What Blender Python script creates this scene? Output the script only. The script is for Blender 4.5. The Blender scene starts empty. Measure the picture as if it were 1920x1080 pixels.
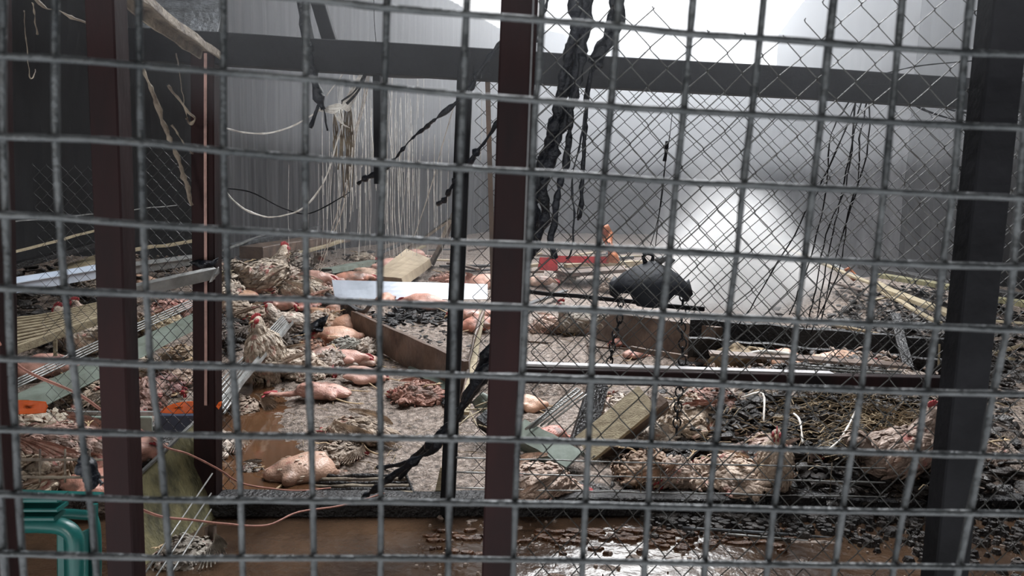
import bpy, bmesh, math, random
from mathutils import Vector, Matrix, noise
random.seed(7)
sc = bpy.context.scene
COL = sc.collection
# ------------------------------------------------------------------ camera
F = 1387.0
H = 1.4
PITCH, ROLL = math.radians(7.5), math.radians(1.45)
CR = Matrix.Rotation(math.pi/2-PITCH, 3, 'X') @ Matrix.Rotation(-ROLL, 3, 'Z')
if (CR.transposed() @ Vector((0, 3, -100))).x > 0:
    CR = Matrix.Rotation(math.pi/2-PITCH, 3, 'X') @ Matrix.Rotation(ROLL, 3, 'Z')
EYE = Vector((0, 0, H))
cd = bpy.data.cameras.new('camera'); cam = bpy.data.objects.new('camera', cd); COL.objects.link(cam)
cam.matrix_world = Matrix.Translation(EYE) @ CR.to_4x4()
cd.sensor_width = 36; cd.lens = F*36/1920; cd.clip_start = .05; cd.clip_end = 200
cd.dof.use_dof = True; cd.dof.focus_distance = 4.6; cd.dof.aperture_fstop = 11
sc.camera = cam
# ------------------------------------------------------------------ light
w = bpy.data.worlds.new('world'); sc.world = w; w.use_nodes = True
bg = w.node_tree.nodes['Background']; bg.inputs[0].default_value = (.93, .96, 1, 1); bg.inputs[1].default_value = 2.0
def area(name, loc, aim, sx, sy, power, col):
    l = bpy.data.lights.new(name, 'AREA'); l.shape = 'RECTANGLE'; l.size = sx; l.size_y = sy; l.energy = power; l.color = col
    o = bpy.data.objects.new(name, l); COL.objects.link(o); o.location = loc
    o.rotation_euler = (Vector(aim)-Vector(loc)).to_track_quat('-Z', 'Y').to_euler(); return o
for k_, y_ in enumerate((5.8, 9.8, 13.8, 17.8)):
    rl = area('roof_hole_daylight', (.3+.25*(y_-5), y_, 8.1), (.1+.2*(y_-5), y_-3.0, 0), 3.2, 4, 420, (.93, .96, 1)); rl.data.spread = math.radians(110)
dl = area('doorway_daylight', (-2.2, -8.2, 2.7), (-.55, 5, .5), 1.6, 1.6, 12, (1, .95, .9)); dl.data.spread = math.radians(38)  # added frontal fill behind the camera; the wall there has no doorway
vs = sc.view_settings; vs.view_transform = 'Standard'; vs.look = 'None'; vs.gamma = 1; vs.exposure = 0; vs.use_curve_mapping = False
sc.cycles.use_denoising = True; sc.cycles.max_bounces = 6; sc.cycles.volume_bounces = 3
sc.cycles.transparent_max_bounces = 8; sc.cycles.sample_clamp_indirect = 4
sc.cycles.volume_step_rate = 2.0; sc.cycles.volume_max_steps = 128
# ------------------------------------------------------------------ pixel rays into the world
def ray(px, py): return CR @ Vector(((px-960)/F, -(py-540)/F, -1))
def at(px, py, d): return EYE + ray(px, py)*d                      # point at axial distance d
def G(px, py, z=0.0):                                              # point on the level z
    r = ray(px, py); return EYE + r*((z-H)/r.z)
def W(px, py, a, b=.065, c=0.0):                                   # point on the upright plane Y = a + bX + c(Z-H)
    r = ray(px, py); return EYE + r*(a/(r.y-b*r.x-c*r.z))
A = lambda px, py: W(px, py, 1.42)
B = lambda px, py, o=0: W(px, py, 3.12+o)
# ------------------------------------------------------------------ materials
MAT = {}
def mat(name, c1, c2=None, scale=8, rough=.6, bump=.3, metal=0, spec=.5, stretch=(1, 1, 1), bscale=None, detail=6, c3=None, wet=0, ramp=(.35, .65), objcol=False, alpha=1, coord='Object'):
    m = bpy.data.materials.new(name); m.use_nodes = True; nt = m.node_tree; N = nt.nodes; L = nt.links
    b = N['Principled BSDF']; b.inputs['Roughness'].default_value = rough; b.inputs['Metallic'].default_value = metal; b.inputs['Specular IOR Level'].default_value = spec
    tc = N.new('ShaderNodeTexCoord'); mp = N.new('ShaderNodeMapping'); mp.inputs['Scale'].default_value = stretch
    L.new(tc.outputs[coord], mp.inputs[0])
    n = N.new('ShaderNodeTexNoise'); n.inputs['Scale'].default_value = scale; n.inputs['Detail'].default_value = detail; n.inputs['Roughness'].default_value = .62
    L.new(mp.outputs[0], n.inputs['Vector'])
    r = N.new('ShaderNodeValToRGB'); r.color_ramp.elements[0].position = ramp[0]; r.color_ramp.elements[1].position = ramp[1]
    c2 = c2 or tuple(x*.55 for x in c1)
    r.color_ramp.elements[0].color = (*c2, 1); r.color_ramp.elements[1].color = (*c1, 1)
    if c3:
        e = r.color_ramp.elements.new((ramp[0]+ramp[1])/2); e.color = (*c3, 1)
    L.new(n.outputs[0], r.inputs[0]); out = r.outputs[0]
    if objcol:
        oi = N.new('ShaderNodeObjectInfo'); mx = N.new('ShaderNodeMix'); mx.data_type = 'RGBA'; mx.blend_type = 'MULTIPLY'; mx.inputs[0].default_value = 1
        L.new(out, mx.inputs[6]); L.new(oi.outputs['Color'], mx.inputs[7]); out = mx.outputs[2]
        W4 = N.new('ShaderNodeMath'); W4.operation = 'MULTIPLY'; W4.inputs[1].default_value = 23; L.new(oi.outputs['Random'], W4.inputs[0])
        n.noise_dimensions = '4D'; L.new(W4.outputs[0], n.inputs['W'])
        for sc4, lo, hi, cc in ((7.5, .50, .64, (.085, .06, .045, 1)), (11, .60, .70, (.33, .06, .05, 1))):    # mud and blood stains
            d = N.new('ShaderNodeTexNoise'); d.noise_dimensions = '4D'; d.inputs['Scale'].default_value = sc4; d.inputs['Detail'].default_value = 4; L.new(mp.outputs[0], d.inputs['Vector']); L.new(W4.outputs[0], d.inputs['W'])
            q = N.new('ShaderNodeMapRange'); q.inputs[1].default_value = lo; q.inputs[2].default_value = hi; q.inputs[4].default_value = .8; L.new(d.outputs[0], q.inputs[0])
            m2 = N.new('ShaderNodeMix'); m2.data_type = 'RGBA'; m2.inputs[7].default_value = cc; L.new(q.outputs[0], m2.inputs[0]); L.new(out, m2.inputs[6]); out = m2.outputs[2]
    L.new(out, b.inputs['Base Color'])
    if wet:
        n3 = N.new('ShaderNodeTexNoise'); n3.inputs['Scale'].default_value = scale*.7; L.new(mp.outputs[0], n3.inputs['Vector'])
        mr = N.new('ShaderNodeMapRange'); mr.inputs[1].default_value = .42; mr.inputs[2].default_value = .6
        mr.inputs[3].default_value = rough; mr.inputs[4].default_value = max(.08, rough-wet); L.new(n3.outputs[0], mr.inputs[0]); L.new(mr.outputs[0], b.inputs['Roughness'])
    if bump:
        n2 = N.new('ShaderNodeTexNoise'); n2.inputs['Scale'].default_value = bscale or scale*5; n2.inputs['Detail'].default_value = 5
        L.new(mp.outputs[0], n2.inputs['Vector']); bp = N.new('ShaderNodeBump'); bp.inputs['Strength'].default_value = bump; bp.inputs['Distance'].default_value = .02
        L.new(n2.outputs[0], bp.inputs['Height']); L.new(bp.outputs[0], b.inputs['Normal'])
    MAT[name] = m; return m
mat('red_steel', (.019, .0045, .0045), (.005, .002, .0025), 5, .7, .15, stretch=(1, 1, .3), spec=.2)
mat('dark_steel', (.010, .010, .012), (.003, .003, .004), 6, .75, .2, spec=.2)
mat('grey_steel', (.11, .11, .115), (.045, .042, .04), 7, .55, .2)
mat('rust_channel', (.28, .23, .17), (.06, .04, .03), 9, .7, .5)
mat('zinc', (.38, .38, .37), (.20, .20, .19), 9, .42, .25, metal=.4)
mat('zinc_dark', (.16, .17, .18), (.05, .05, .05), 12, .45, .25, metal=.5)
mat('mesh_wire', (.07, .07, .066), (.028, .025, .022), 30, .42, .1, metal=.6)
mat('mesh_wire_far', (.06, .06, .06), (.03, .028, .026), 30, .5, .1, metal=.5)
mat('white_sheet', (.62, .68, .78), (.50, .56, .64), 3, .35, .1)
mat('green_sheet', (.20, .235, .20), (.10, .115, .09), 4, .5, .2)
mat('pale_wood', (.42, .35, .23), (.24, .19, .12), 4, .7, .35, stretch=(1, 9, 9))
mat('olive_board', (.27, .24, .12), (.085, .08, .045), 6, .75, .4, stretch=(3, 3, 1))
mat('fibreboard', (.45, .36, .25), (.33, .26, .18), 5, .7, .15)
mat('brown_wood', (.17, .115, .085), (.07, .05, .04), 5, .65, .35, wet=.3)
mat('char_wood', (.014, .012, .012), (.005, .005, .006), 12, .6, .8, wet=.3)
mat('char_plastic', (.010, .012, .018), (.003, .004, .006), 10, .42, .5, spec=.35)
mat('white_cord', (.85, .82, .76), (.45, .40, .35), 20, .7, .2)
mat('pink_cord', (.45, .20, .15), (.26, .12, .09), 20, .6, .1)
mat('red_plastic', (.55, .03, .035), (.32, .02, .025), 8, .45, .2)
mat('orange_plastic', (.95, .17, .03), (.75, .12, .02), 7, .45, .2)
mat('melted_orange', (.62, .22, .08), (.30, .09, .04), 14, .5, .5)
mat('teal_plastic', (.012, .13, .115), (.008, .075, .07), 5, .35, .1)
mat('navy', (.02, .03, .06), (.01, .015, .03), 5, .5, .1)
mat('straw', (.36, .27, .16), (.16, .12, .08), 12, .8, .2)
mat('feathers', (.80, .72, .64), (.38, .31, .26), 22, .62, .7, bscale=70, wet=.2, objcol=True)
mat('skin', (.74, .56, .48), (.50, .33, .28), 9, .42, .3, bscale=120, wet=.2, objcol=True)
mat('comb', (.42, .045, .05), (.24, .03, .035), 20, .5, .3)
mat('shank', (.52, .38, .22), (.30, .20, .12), 20, .6, .2)
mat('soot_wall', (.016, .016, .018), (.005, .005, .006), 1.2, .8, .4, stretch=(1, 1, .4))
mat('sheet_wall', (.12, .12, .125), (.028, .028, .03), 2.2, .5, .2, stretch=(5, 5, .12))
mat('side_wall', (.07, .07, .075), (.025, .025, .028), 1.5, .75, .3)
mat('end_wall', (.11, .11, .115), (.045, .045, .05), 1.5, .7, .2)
mat('roof', (.04, .04, .045), (.015, .015, .017), 2, .7, .3)
mat('litter', (.50, .41, .35), (.05, .036, .027), 30, .75, 1.0, bscale=95, c3=(.24, .185, .15), wet=.5, ramp=(.33, .68), coord='Generated')
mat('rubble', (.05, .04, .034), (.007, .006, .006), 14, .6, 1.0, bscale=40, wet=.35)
mat('feed', (.42, .33, .27), (.20, .14, .11), 30, .6, .6, wet=.2)
# ------------------------------------------------------------------ object helpers
def tag(o, label=None, cat=None, group=None, kind=None):
    for k, v in (('label', label), ('category', cat), ('group', group), ('kind', kind)):
        if v: o[k] = v
    return o
def link(name, me, m, parent=None, smooth=False):
    o = bpy.data.objects.new(name, me); COL.objects.link(o)
    if m and not me.materials: me.materials.append(MAT[m] if isinstance(m, str) else m)
    if parent: o.parent = parent
    if smooth: me.polygons.foreach_set('use_smooth', [True]*len(me.polygons))
    return o
def mesh(name, vs_, fs, m, parent=None, smooth=False, origin=None):
    c = Vector(origin) if origin is not None else Vector((0, 0, 0))
    if origin is None and parent is None and vs_:
        c = sum((Vector(v) for v in vs_), Vector())/len(vs_)
    if parent is not None and origin is None:
        c = Vector(); q = parent
        while q: c += q.location; q = q.parent
    me = bpy.data.meshes.new(name); me.from_pydata([tuple(Vector(v)-c) for v in vs_], [], fs); me.update()
    o = link(name, me, m, parent, smooth)
    if parent is None: o.location = c
    return o
def empty(name, loc, label, cat, group=None):
    o = bpy.data.objects.new(name, None); COL.objects.link(o); o.location = loc; o.empty_display_size = .05
    return tag(o, label, cat, group)
def frame_of(d, up):
    d = d.normalized(); s = d.cross(up)
    if s.length < 1e-4: s = d.cross(Vector((1, 0, 0)))
    s.normalize(); return d, s, s.cross(d).normalized()
def catmull(P, n):
    out = []; P = [Vector(p) for p in P]; Q = [P[0]*2-P[1]]+P+[P[-1]*2-P[-2]]
    for i in range(1, len(Q)-2):
        a, b, c, d = Q[i-1:i+3]
        for k in range(n):
            t = k/n; out.append(.5*((2*b)+(c-a)*t+(2*a-5*b+4*c-d)*t*t+(3*b-a-3*c+d)*t**3))
    out.append(P[-1]); return out
def tube_data(P, r, sides=6, V=None, Fs=None):
    V = [] if V is None else V; Fs = [] if Fs is None else Fs; base = len(V); n = len(P)
    up = Vector((.13, .21, .97)); 
    for i, p in enumerate(P):
        d = (P[min(i+1, n-1)]-P[max(i-1, 0)])
        if d.length < 1e-9: d = Vector((0, 0, 1))
        d, s, u = frame_of(d, up if abs(d.normalized().dot(up)) < .95 else Vector((1, 0, 0)))
        rr = r[i] if isinstance(r, (list, tuple)) else r
        for k in range(sides):
            a = 2*math.pi*k/sides; V.append(p+s*math.cos(a)*rr+u*math.sin(a)*rr)
        if i:
            for k in range(sides):
                a0 = base+(i-1)*sides+k; a1 = base+(i-1)*sides+(k+1) % sides; Fs.append((a0, a1, a1+sides, a0+sides))
    Fs.append(tuple(base+k for k in range(sides))[::-1]); Fs.append(tuple(base+(n-1)*sides+k for k in range(sides)))
    return V, Fs
def cable(name, P, r, m, parent=None, n=6, lump=0, sides=6, jit=0, smooth=True, sd=0):
    Q = catmull(P, n) if len(P) > 2 else [Vector(P[0]).lerp(Vector(P[1]), k/n) for k in range(n+1)]
    R = []
    for i, p in enumerate(Q):
        q = 1+lump*noise.noise(p*38+Vector((sd, 0, 0)))*2+lump*.5*noise.noise(p*90)
        R.append(r*max(.3, q))
        if jit and 0 < i < len(Q)-1: Q[i] = p+Vector((noise.noise(p*25), noise.noise(p*25+Vector((9, 0, 0))), noise.noise(p*25+Vector((0, 9, 0)))))*jit
    V, Fs = tube_data(Q, R, sides); return mesh(name, V, Fs, m, parent, smooth)
def beam(name, p0, p1, wd, ht, m, parent=None, up=Vector((0, 0, 1)), seg=1, warp=0, bevel=.06, roll=0):
    p0, p1 = Vector(p0), Vector(p1); d, s, u = frame_of(p1-p0, up)
    if roll: q = Matrix.Rotation(roll, 3, d); s = q @ s; u = q @ u
    b = min(wd, ht)*bevel; V = []; Fs = []
    prof = [(-wd/2+b, -ht/2), (wd/2-b, -ht/2), (wd/2, -ht/2+b), (wd/2, ht/2-b), (wd/2-b, ht/2), (-wd/2+b, ht/2), (-wd/2, ht/2-b), (-wd/2, -ht/2+b)]
    for i in range(seg+1):
        c = p0.lerp(p1, i/seg); 
        if warp: c = c+(s*noise.noise(c*3)+u*noise.noise(c*3+Vector((5, 5, 5))))*warp
        for x, y in prof: V.append(c+s*x+u*y)
        if i:
            o_ = (i-1)*8
            for k in range(8): Fs.append((o_+k, o_+(k+1) % 8, o_+8+(k+1) % 8, o_+8+k))
    Fs.append(tuple(range(8))[::-1]); Fs.append(tuple(seg*8+k for k in range(8)))
    return mesh(name, V, Fs, m, parent)
def channel(name, p0, p1, wd, ht, m, parent=None, up=Vector((0, 0, 1)), t=.004, open_up=True, roll=0, seg=6, warp=.006):
    p0, p1 = Vector(p0), Vector(p1); d, s, u = frame_of(p1-p0, up)
    if roll: q = Matrix.Rotation(roll, 3, d); s = q @ s; u = q @ u
    if not open_up: u = -u
    lip = wd*.1
    prof = [(-wd/2-lip, ht), (-wd/2, ht), (-wd/2*.85, 0), (wd/2*.85, 0), (wd/2, ht), (wd/2+lip, ht), (wd/2+lip, ht-t), (wd/2+t, ht-t), (wd/2*.85+t, -t), (-wd/2*.85-t, -t), (-wd/2-t, ht-t), (-wd/2-lip, ht-t)]
    n = len(prof); V = []; Fs = []
    for i in range(seg+1):
        c = p0.lerp(p1, i/seg)+(s*noise.noise(p0+d*i)+u*noise.noise(p1+d*i))*warp
        for x, y in prof: V.append(c+s*x+u*y)
        if i:
            o_ = (i-1)*n
            for k in range(n): Fs.append((o_+k, o_+(k+1) % n, o_+n+(k+1) % n, o_+n+k))
    return mesh(name, V, Fs, m, parent)
def panel(name, cs, t, m, parent=None, nx=8, ny=6, wav=0, corr=0, ncorr=10, rag=0, smooth=False, freq=4):
    cs = [Vector(c) for c in cs]; nrm = (cs[1]-cs[0]).cross(cs[3]-cs[0]).normalized(); V = []; Fs = []
    for side in (0, 1):
        for j in range(ny+1):
            for i in range(nx+1):
                u, v = i/nx, j/ny
                uu = u+(rag*noise.noise(Vector((v*7, u*3, side)))*(1 if 0 < i < nx or 1 else 0))
                vv = v+rag*noise.noise(Vector((u*9, 4, 1)))
                p = (cs[0]*(1-uu)+cs[1]*uu)*(1-vv)+(cs[3]*(1-uu)+cs[2]*uu)*vv
                o_ = wav*noise.noise(p*freq)+corr*math.sin(u*ncorr*2*math.pi)
                V.append(p+nrm*(o_+(t/2 if side else -t/2)))
    S = (nx+1)*(ny+1)
    for j in range(ny):
        for i in range(nx):
            a = j*(nx+1)+i; Fs.append((a, a+nx+1, a+nx+2, a+1)); Fs.append((S+a, S+a+1, S+a+nx+2, S+a+nx+1))
    for i in range(nx):
        a = i; Fs.append((a, a+1, S+a+1, S+a)); a = ny*(nx+1)+i; Fs.append((a, S+a, S+a+1, a+1))
    for j in range(ny):
        a = j*(nx+1); Fs.append((a, S+a, S+a+nx+1, a+nx+1)); a += nx; Fs.append((a, a+nx+1, S+a+nx+1, S+a))
    return mesh(name, V, Fs, m, parent, smooth)
mat('shade_plastic', (.012, .014, .02), (.006, .007, .01), 8, .62, .15, spec=.3)
mat('sludge', (.13, .055, .02), (.05, .022, .012), 14, .35, .6, wet=.25)
# ------------------------------------------------------------------ terrain
def inpoly(x, y, P):
    c = False; j = len(P)-1
    for i in range(len(P)):
        xi, yi = P[i]; xj, yj = P[j]
        if (yi > y) != (yj > y) and x < (xj-xi)*(y-yi)/(yj-yi)+xi: c = not c
        j = i
    return c
def gp(px, py, z=0): v = G(px, py, z); return (v.x, v.y)
POOL = [gp(405, 950), gp(410, 705), gp(475, 690), gp(520, 755), gp(500, 800), gp(560, 850), gp(560, 880), gp(640, 950)]
BED = [gp(668, 622, .0), gp(868, 745, .0), gp(980, 745), gp(1110, 745), gp(1090, 600), gp(960, 575), gp(760, 560)]
MOUNDS = [(G(600, 600), 1.1, .26), (G(520, 560), 1.6, .30), (G(90, 850), .75, .20), (G(1620, 800), 1.0, .36), (G(1420, 850), .55, .16), (G(1300, 790), .5, .16),
          (G(120, 560), 2.2, .45), (G(300, 640), 1.2, .22), (G(1750, 600), 2.6, .45), (G(1450, 700), 1.0, .22), (G(760, 520), 2.5, .25), (G(1100, 520), 2.0, .12)]
def poold(x, y):
    best = 9
    j = len(POOL)-1
    for i in range(len(POOL)):
        a = Vector(POOL[j]); b = Vector(POOL[i]); p = Vector((x, y)); ab = b-a; t = max(0, min(1, (p-a).dot(ab)/ab.length_squared)); best = min(best, (p-a-ab*t).length); j = i
    return -best if inpoly(x, y, POOL) else best
YF = lambda x: 3.14+.065*x
def gh(x, y, fine=True):
    if y < YF(x)-.02: 
        r = max(0, min(1, (x+.55)/.5))
        return -.055+r*(.05*noise.noise(Vector((x*9, y*16, 2)))+.02)*(1 if fine else 0)
    v = Vector((x, y, 0)); h = .03+.02*noise.noise(v*1.3)
    if fine: h += .018*noise.noise(v*9)+(.012*noise.noise(v*26) if y < 12 else 0)+(.012*abs(noise.noise(v*48)) if y < 7 else 0)
    if y < 6.5:
        d = poold(x, y); 
        if d < .25: h -= (.25-d)*.16 if d > 0 else .05+min(.05, -d*.5)
    if inpoly(x, y, BED): h += .14
    for c, r, a in MOUNDS:
        q = ((x-c.x)**2+(y-c.y)**2)/(r*r)
        if q < 4: h += a*math.exp(-q*1.6)
    return h
ys = []; y = 1.0
while y < 27: ys.append(y); y += .016*max(1, (y-1.5)/2.2)*1.25 if y > 2.6 else .06
xsN = 330; V = []; Fs = []
for j, y in enumerate(ys):
    half = y*.86+1.2
    for i in range(xsN+1):
        x = -half+2*half*i/xsN; V.append((x, y, gh(x, y)))
        if j and i:
            a = j*(xsN+1)+i; Fs.append((a-xsN-2, a-xsN-1, a, a-1))
fl = mesh('floor', V, Fs, 'litter', smooth=True, origin=(0, 0, 0)); tag(fl, kind='structure')
# litter colours in metres
for n_ in MAT['litter'].node_tree.nodes:
    if n_.type == 'TEX_COORD':
        mpn = [l.to_node for l in n_.outputs['Generated'].links][0]; MAT['litter'].node_tree.links.new(n_.outputs['Object'], mpn.inputs[0])
# water
wm = mat('brown_water', (.13, .062, .03), (.07, .035, .018), 1.2, .07, .05, bscale=5)
o = mesh('puddle', [(-1.9, 3.05, .006), (.9, 3.2, .006), (.9, 7, .006), (-1.9, 7, .006)], [(0, 1, 2, 3)], 'brown_water'); tag(o, 'brown dirty water pooled on the litter floor behind the sill', 'water', kind='stuff')
V = []; Fs = []; nx, ny = 160, 60
for j in range(ny+1):
    for i in range(nx+1):
        x = -3.2+7.6*i/nx; y = 1.0+(YF(x)-.02-1.0)*j/ny; r = max(0, min(1, (x+.6)/.4)); V.append((x, y, -.012+.006*r*noise.noise(Vector((x*7, y*22, 0)))))
        if i and j: a = j*(nx+1)+i; Fs.append((a-nx-2, a-nx-1, a, a-1))
mat('front_water', (.085, .05, .03), (.03, .018, .012), 2.2, .06, .22, bscale=26)
o = mesh('floodwater', V, Fs, 'front_water', smooth=True); tag(o, 'rippled brown floodwater reflecting daylight in front of the sill', 'water', kind='stuff')
# ------------------------------------------------------------------ hall
def gd(px, d): v = at(px, 400, d); return Vector((v.x, v.y, 0))
HALL = [gd(-420, 6.0), gd(420, 13.0), gd(930, 25.0), gd(1440, 25.0), gd(1700, 11.0), gd(2350, 6.0), Vector((9.5, -9.5, 0)), Vector((-9.5, -9.5, 0))]
HC = sum(HALL, Vector())/8; HALL = [(HC.x+(v.x-HC.x)*.93, HC.y+(v.y-HC.y)*.95) for v in HALL]
inside = lambda x, y: inpoly(x, y, HALL)
def wallq(name, a, b, z0, z1a, z1b, m, t=.12, nx=40, ny=12, corr=.0, nc=30, wav=.03):
    a = Vector((a.x, a.y, z0)); b = Vector((b.x, b.y, z0))
    o = panel(name, [a, b, Vector((b.x, b.y, z1b)), Vector((a.x, a.y, z1a))], t, m, nx=nx, ny=ny, corr=corr, ncorr=nc, wav=wav); return tag(o, kind='structure')
LN, LM, LF = gd(-420, 6.0), gd(420, 13.0), gd(930, 25.0)
RN, RM, RF = gd(2350, 6.0), gd(1700, 11.0), gd(1440, 25.0)
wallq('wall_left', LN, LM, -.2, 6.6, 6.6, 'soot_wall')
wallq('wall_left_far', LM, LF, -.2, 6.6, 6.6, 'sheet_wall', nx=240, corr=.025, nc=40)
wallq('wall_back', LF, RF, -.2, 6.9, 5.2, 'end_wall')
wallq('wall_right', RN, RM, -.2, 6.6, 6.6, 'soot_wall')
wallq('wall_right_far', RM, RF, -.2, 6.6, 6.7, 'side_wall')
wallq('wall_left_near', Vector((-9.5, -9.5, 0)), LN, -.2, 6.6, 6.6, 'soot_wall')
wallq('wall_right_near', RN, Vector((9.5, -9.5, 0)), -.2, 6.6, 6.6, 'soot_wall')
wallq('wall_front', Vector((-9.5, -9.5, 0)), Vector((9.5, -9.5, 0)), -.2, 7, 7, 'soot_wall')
panel('ceiling_left', [Vector((-12, -9.6, 6.6)), Vector((-3.6, -9.6, 6.9)), Vector((2.0, 18.5, 6.9)), Vector((-12, 18.5, 6.6))], .1, 'roof', nx=20, ny=20, wav=.15, rag=.02)['kind'] = 'structure'
panel('ceiling_right', [Vector((.2, -9.6, 6.9)), Vector((12, -9.6, 6.6)), Vector((12, 17.5, 6.6)), Vector((5.9, 17.5, 6.9))], .1, 'roof', nx=20, ny=20, wav=.15, rag=.02)['kind'] = 'structure'
panel('ceiling_front', [Vector((-1.9, -9.6, 6.9)), Vector((2.25, -9.6, 6.9)), Vector((2.25, 3.4, 6.9)), Vector((-1.9, 3.4, 6.9))], .1, 'roof', nx=10, ny=10, wav=.1)['kind'] = 'structure'
# ------------------------------------------------------------------ smoke and steam
def volmat(name, dens, col=(1, 1, 1), noise_=None, aniso=.2):
    m = bpy.data.materials.new(name); m.use_nodes = True; nt = m.node_tree; nt.nodes.remove(nt.nodes['Principled BSDF'])
    v = nt.nodes.new('ShaderNodeVolumeScatter'); v.inputs['Color'].default_value = (*col, 1); v.inputs['Density'].default_value = dens; v.inputs['Anisotropy'].default_value = aniso
    nt.links.new(v.outputs[0], nt.nodes['Material Output'].inputs['Volume'])
    MAT[name] = m; return m, v
HP = [(-2.4, 6.3), (3.9, 6.3), (6.3, 10.5), (15, 30), (-14, 30), (-5.6, 12.6)]; nH = len(HP)
for k_, (z0, z1, dn_, lab) in enumerate(((-.3, 1.9, .010, 'faint mist close above the litter at the far end of the shed'), (1.9, 3.4, .028, 'grey smoke layer at head height across the far end'), (3.4, 5.2, .062, 'denser grey smoke layer above the wire netting'), (5.2, 9.0, .085, 'thickest pale smoke rising out through the open roof'))):
    volmat('haze_%d' % k_, dn_, (.90, .94, 1))
    hz = mesh('smoke', [(x, y, z) for z in (z0+.002, z1-.002) for x, y in HP], [tuple(range(nH))[::-1], tuple(range(nH, 2*nH))]+[(i, (i+1) % nH, nH+(i+1) % nH, nH+i) for i in range(nH)], 'haze_%d' % k_, origin=(0, 0, 0))
    tag(hz, lab, 'smoke', kind='stuff')
volmat('haze_near', .02, (.93, .96, 1))  # added thin volume standing in for lens glare over posts and beam
hz = mesh('smoke', [(x, y, z) for z in (1.62, 6.7) for x, y in ((-.7, .75), (2.3, .75), (3.4, 6.1), (-1.9, 6.1))], [(0, 3, 2, 1), (4, 5, 6, 7), (0, 1, 5, 4), (1, 2, 6, 5), (2, 3, 7, 6), (3, 0, 4, 7)], 'haze_near', origin=(0, 0, 0))
tag(hz, 'thin smoke drifting around the middle post and the right half of the top beam', 'smoke', kind='stuff')
m, v = volmat('steam', 1.2, (.98, .985, 1), aniso=0); nt = m.node_tree
tc = nt.nodes.new('ShaderNodeTexCoord')
# density: 1 on the axis falling to 0 at the edge of the unit cone-like blob, broken up by noise
sep = nt.nodes.new('ShaderNodeSeparateXYZ'); nt.links.new(tc.outputs['Object'], sep.inputs[0])
def mth(op, a=None, b=None, c=None):
    n = nt.nodes.new('ShaderNodeMath'); n.operation = op
    for i, q in enumerate((a, b, c)):
        if q is None: continue
        if isinstance(q, (int, float)): n.inputs[i].default_value = q
        else: nt.links.new(q, n.inputs[i])
    return n.outputs[0]
zz = sep.outputs['Z']
xx = mth('MULTIPLY_ADD', zz, .36, mth('SUBTRACT', sep.outputs['X'], .05))
rad = mth('SQRT', mth('ADD', mth('MULTIPLY', xx, xx), mth('MULTIPLY', sep.outputs['Y'], sep.outputs['Y'])))
lim = mth('MULTIPLY_ADD', mth('SUBTRACT', 2.6, zz), .54, .16)            # plume radius shrinks with height
nn = nt.nodes.new('ShaderNodeTexNoise'); nn.inputs['Scale'].default_value = 1.1; nn.inputs['Detail'].default_value = 3; nt.links.new(tc.outputs['Object'], nn.inputs['Vector'])
rr = mth('ADD', mth('DIVIDE', rad, lim), mth('MULTIPLY_ADD', nn.outputs[0], 1.2, -.6))
e1 = mth('MAXIMUM', mth('SUBTRACT', 1.0, rr), 0); fz = mth('MINIMUM', mth('MAXIMUM', mth('MULTIPLY', mth('SUBTRACT', 2.5, zz), .45), 0), 1)
dn = mth('MULTIPLY', mth('MULTIPLY', mth('POWER', e1, 2.0), mth('POWER', fz, 3.0)), 14.0)
nt.links.new(dn, v.inputs['Density'])
pc = G(1425, 590)
st = mesh('steam', [(x, y, z) for z in (-.05, 2.9) for x, y in ((-2.2, -1.9), (2.2, -1.9), (2.2, 1.9), (-2.2, 1.9))], [(0, 3, 2, 1), (4, 5, 6, 7), (0, 1, 5, 4), (1, 2, 6, 5), (2, 3, 7, 6), (3, 0, 4, 7)], 'steam', origin=(0, 0, 0))
st.location = (pc.x, pc.y+.2, 0); tag(st, 'bright white plume of steam rising beyond the hanging black shade', 'steam', kind='stuff')
print('plume at', pc)
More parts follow.
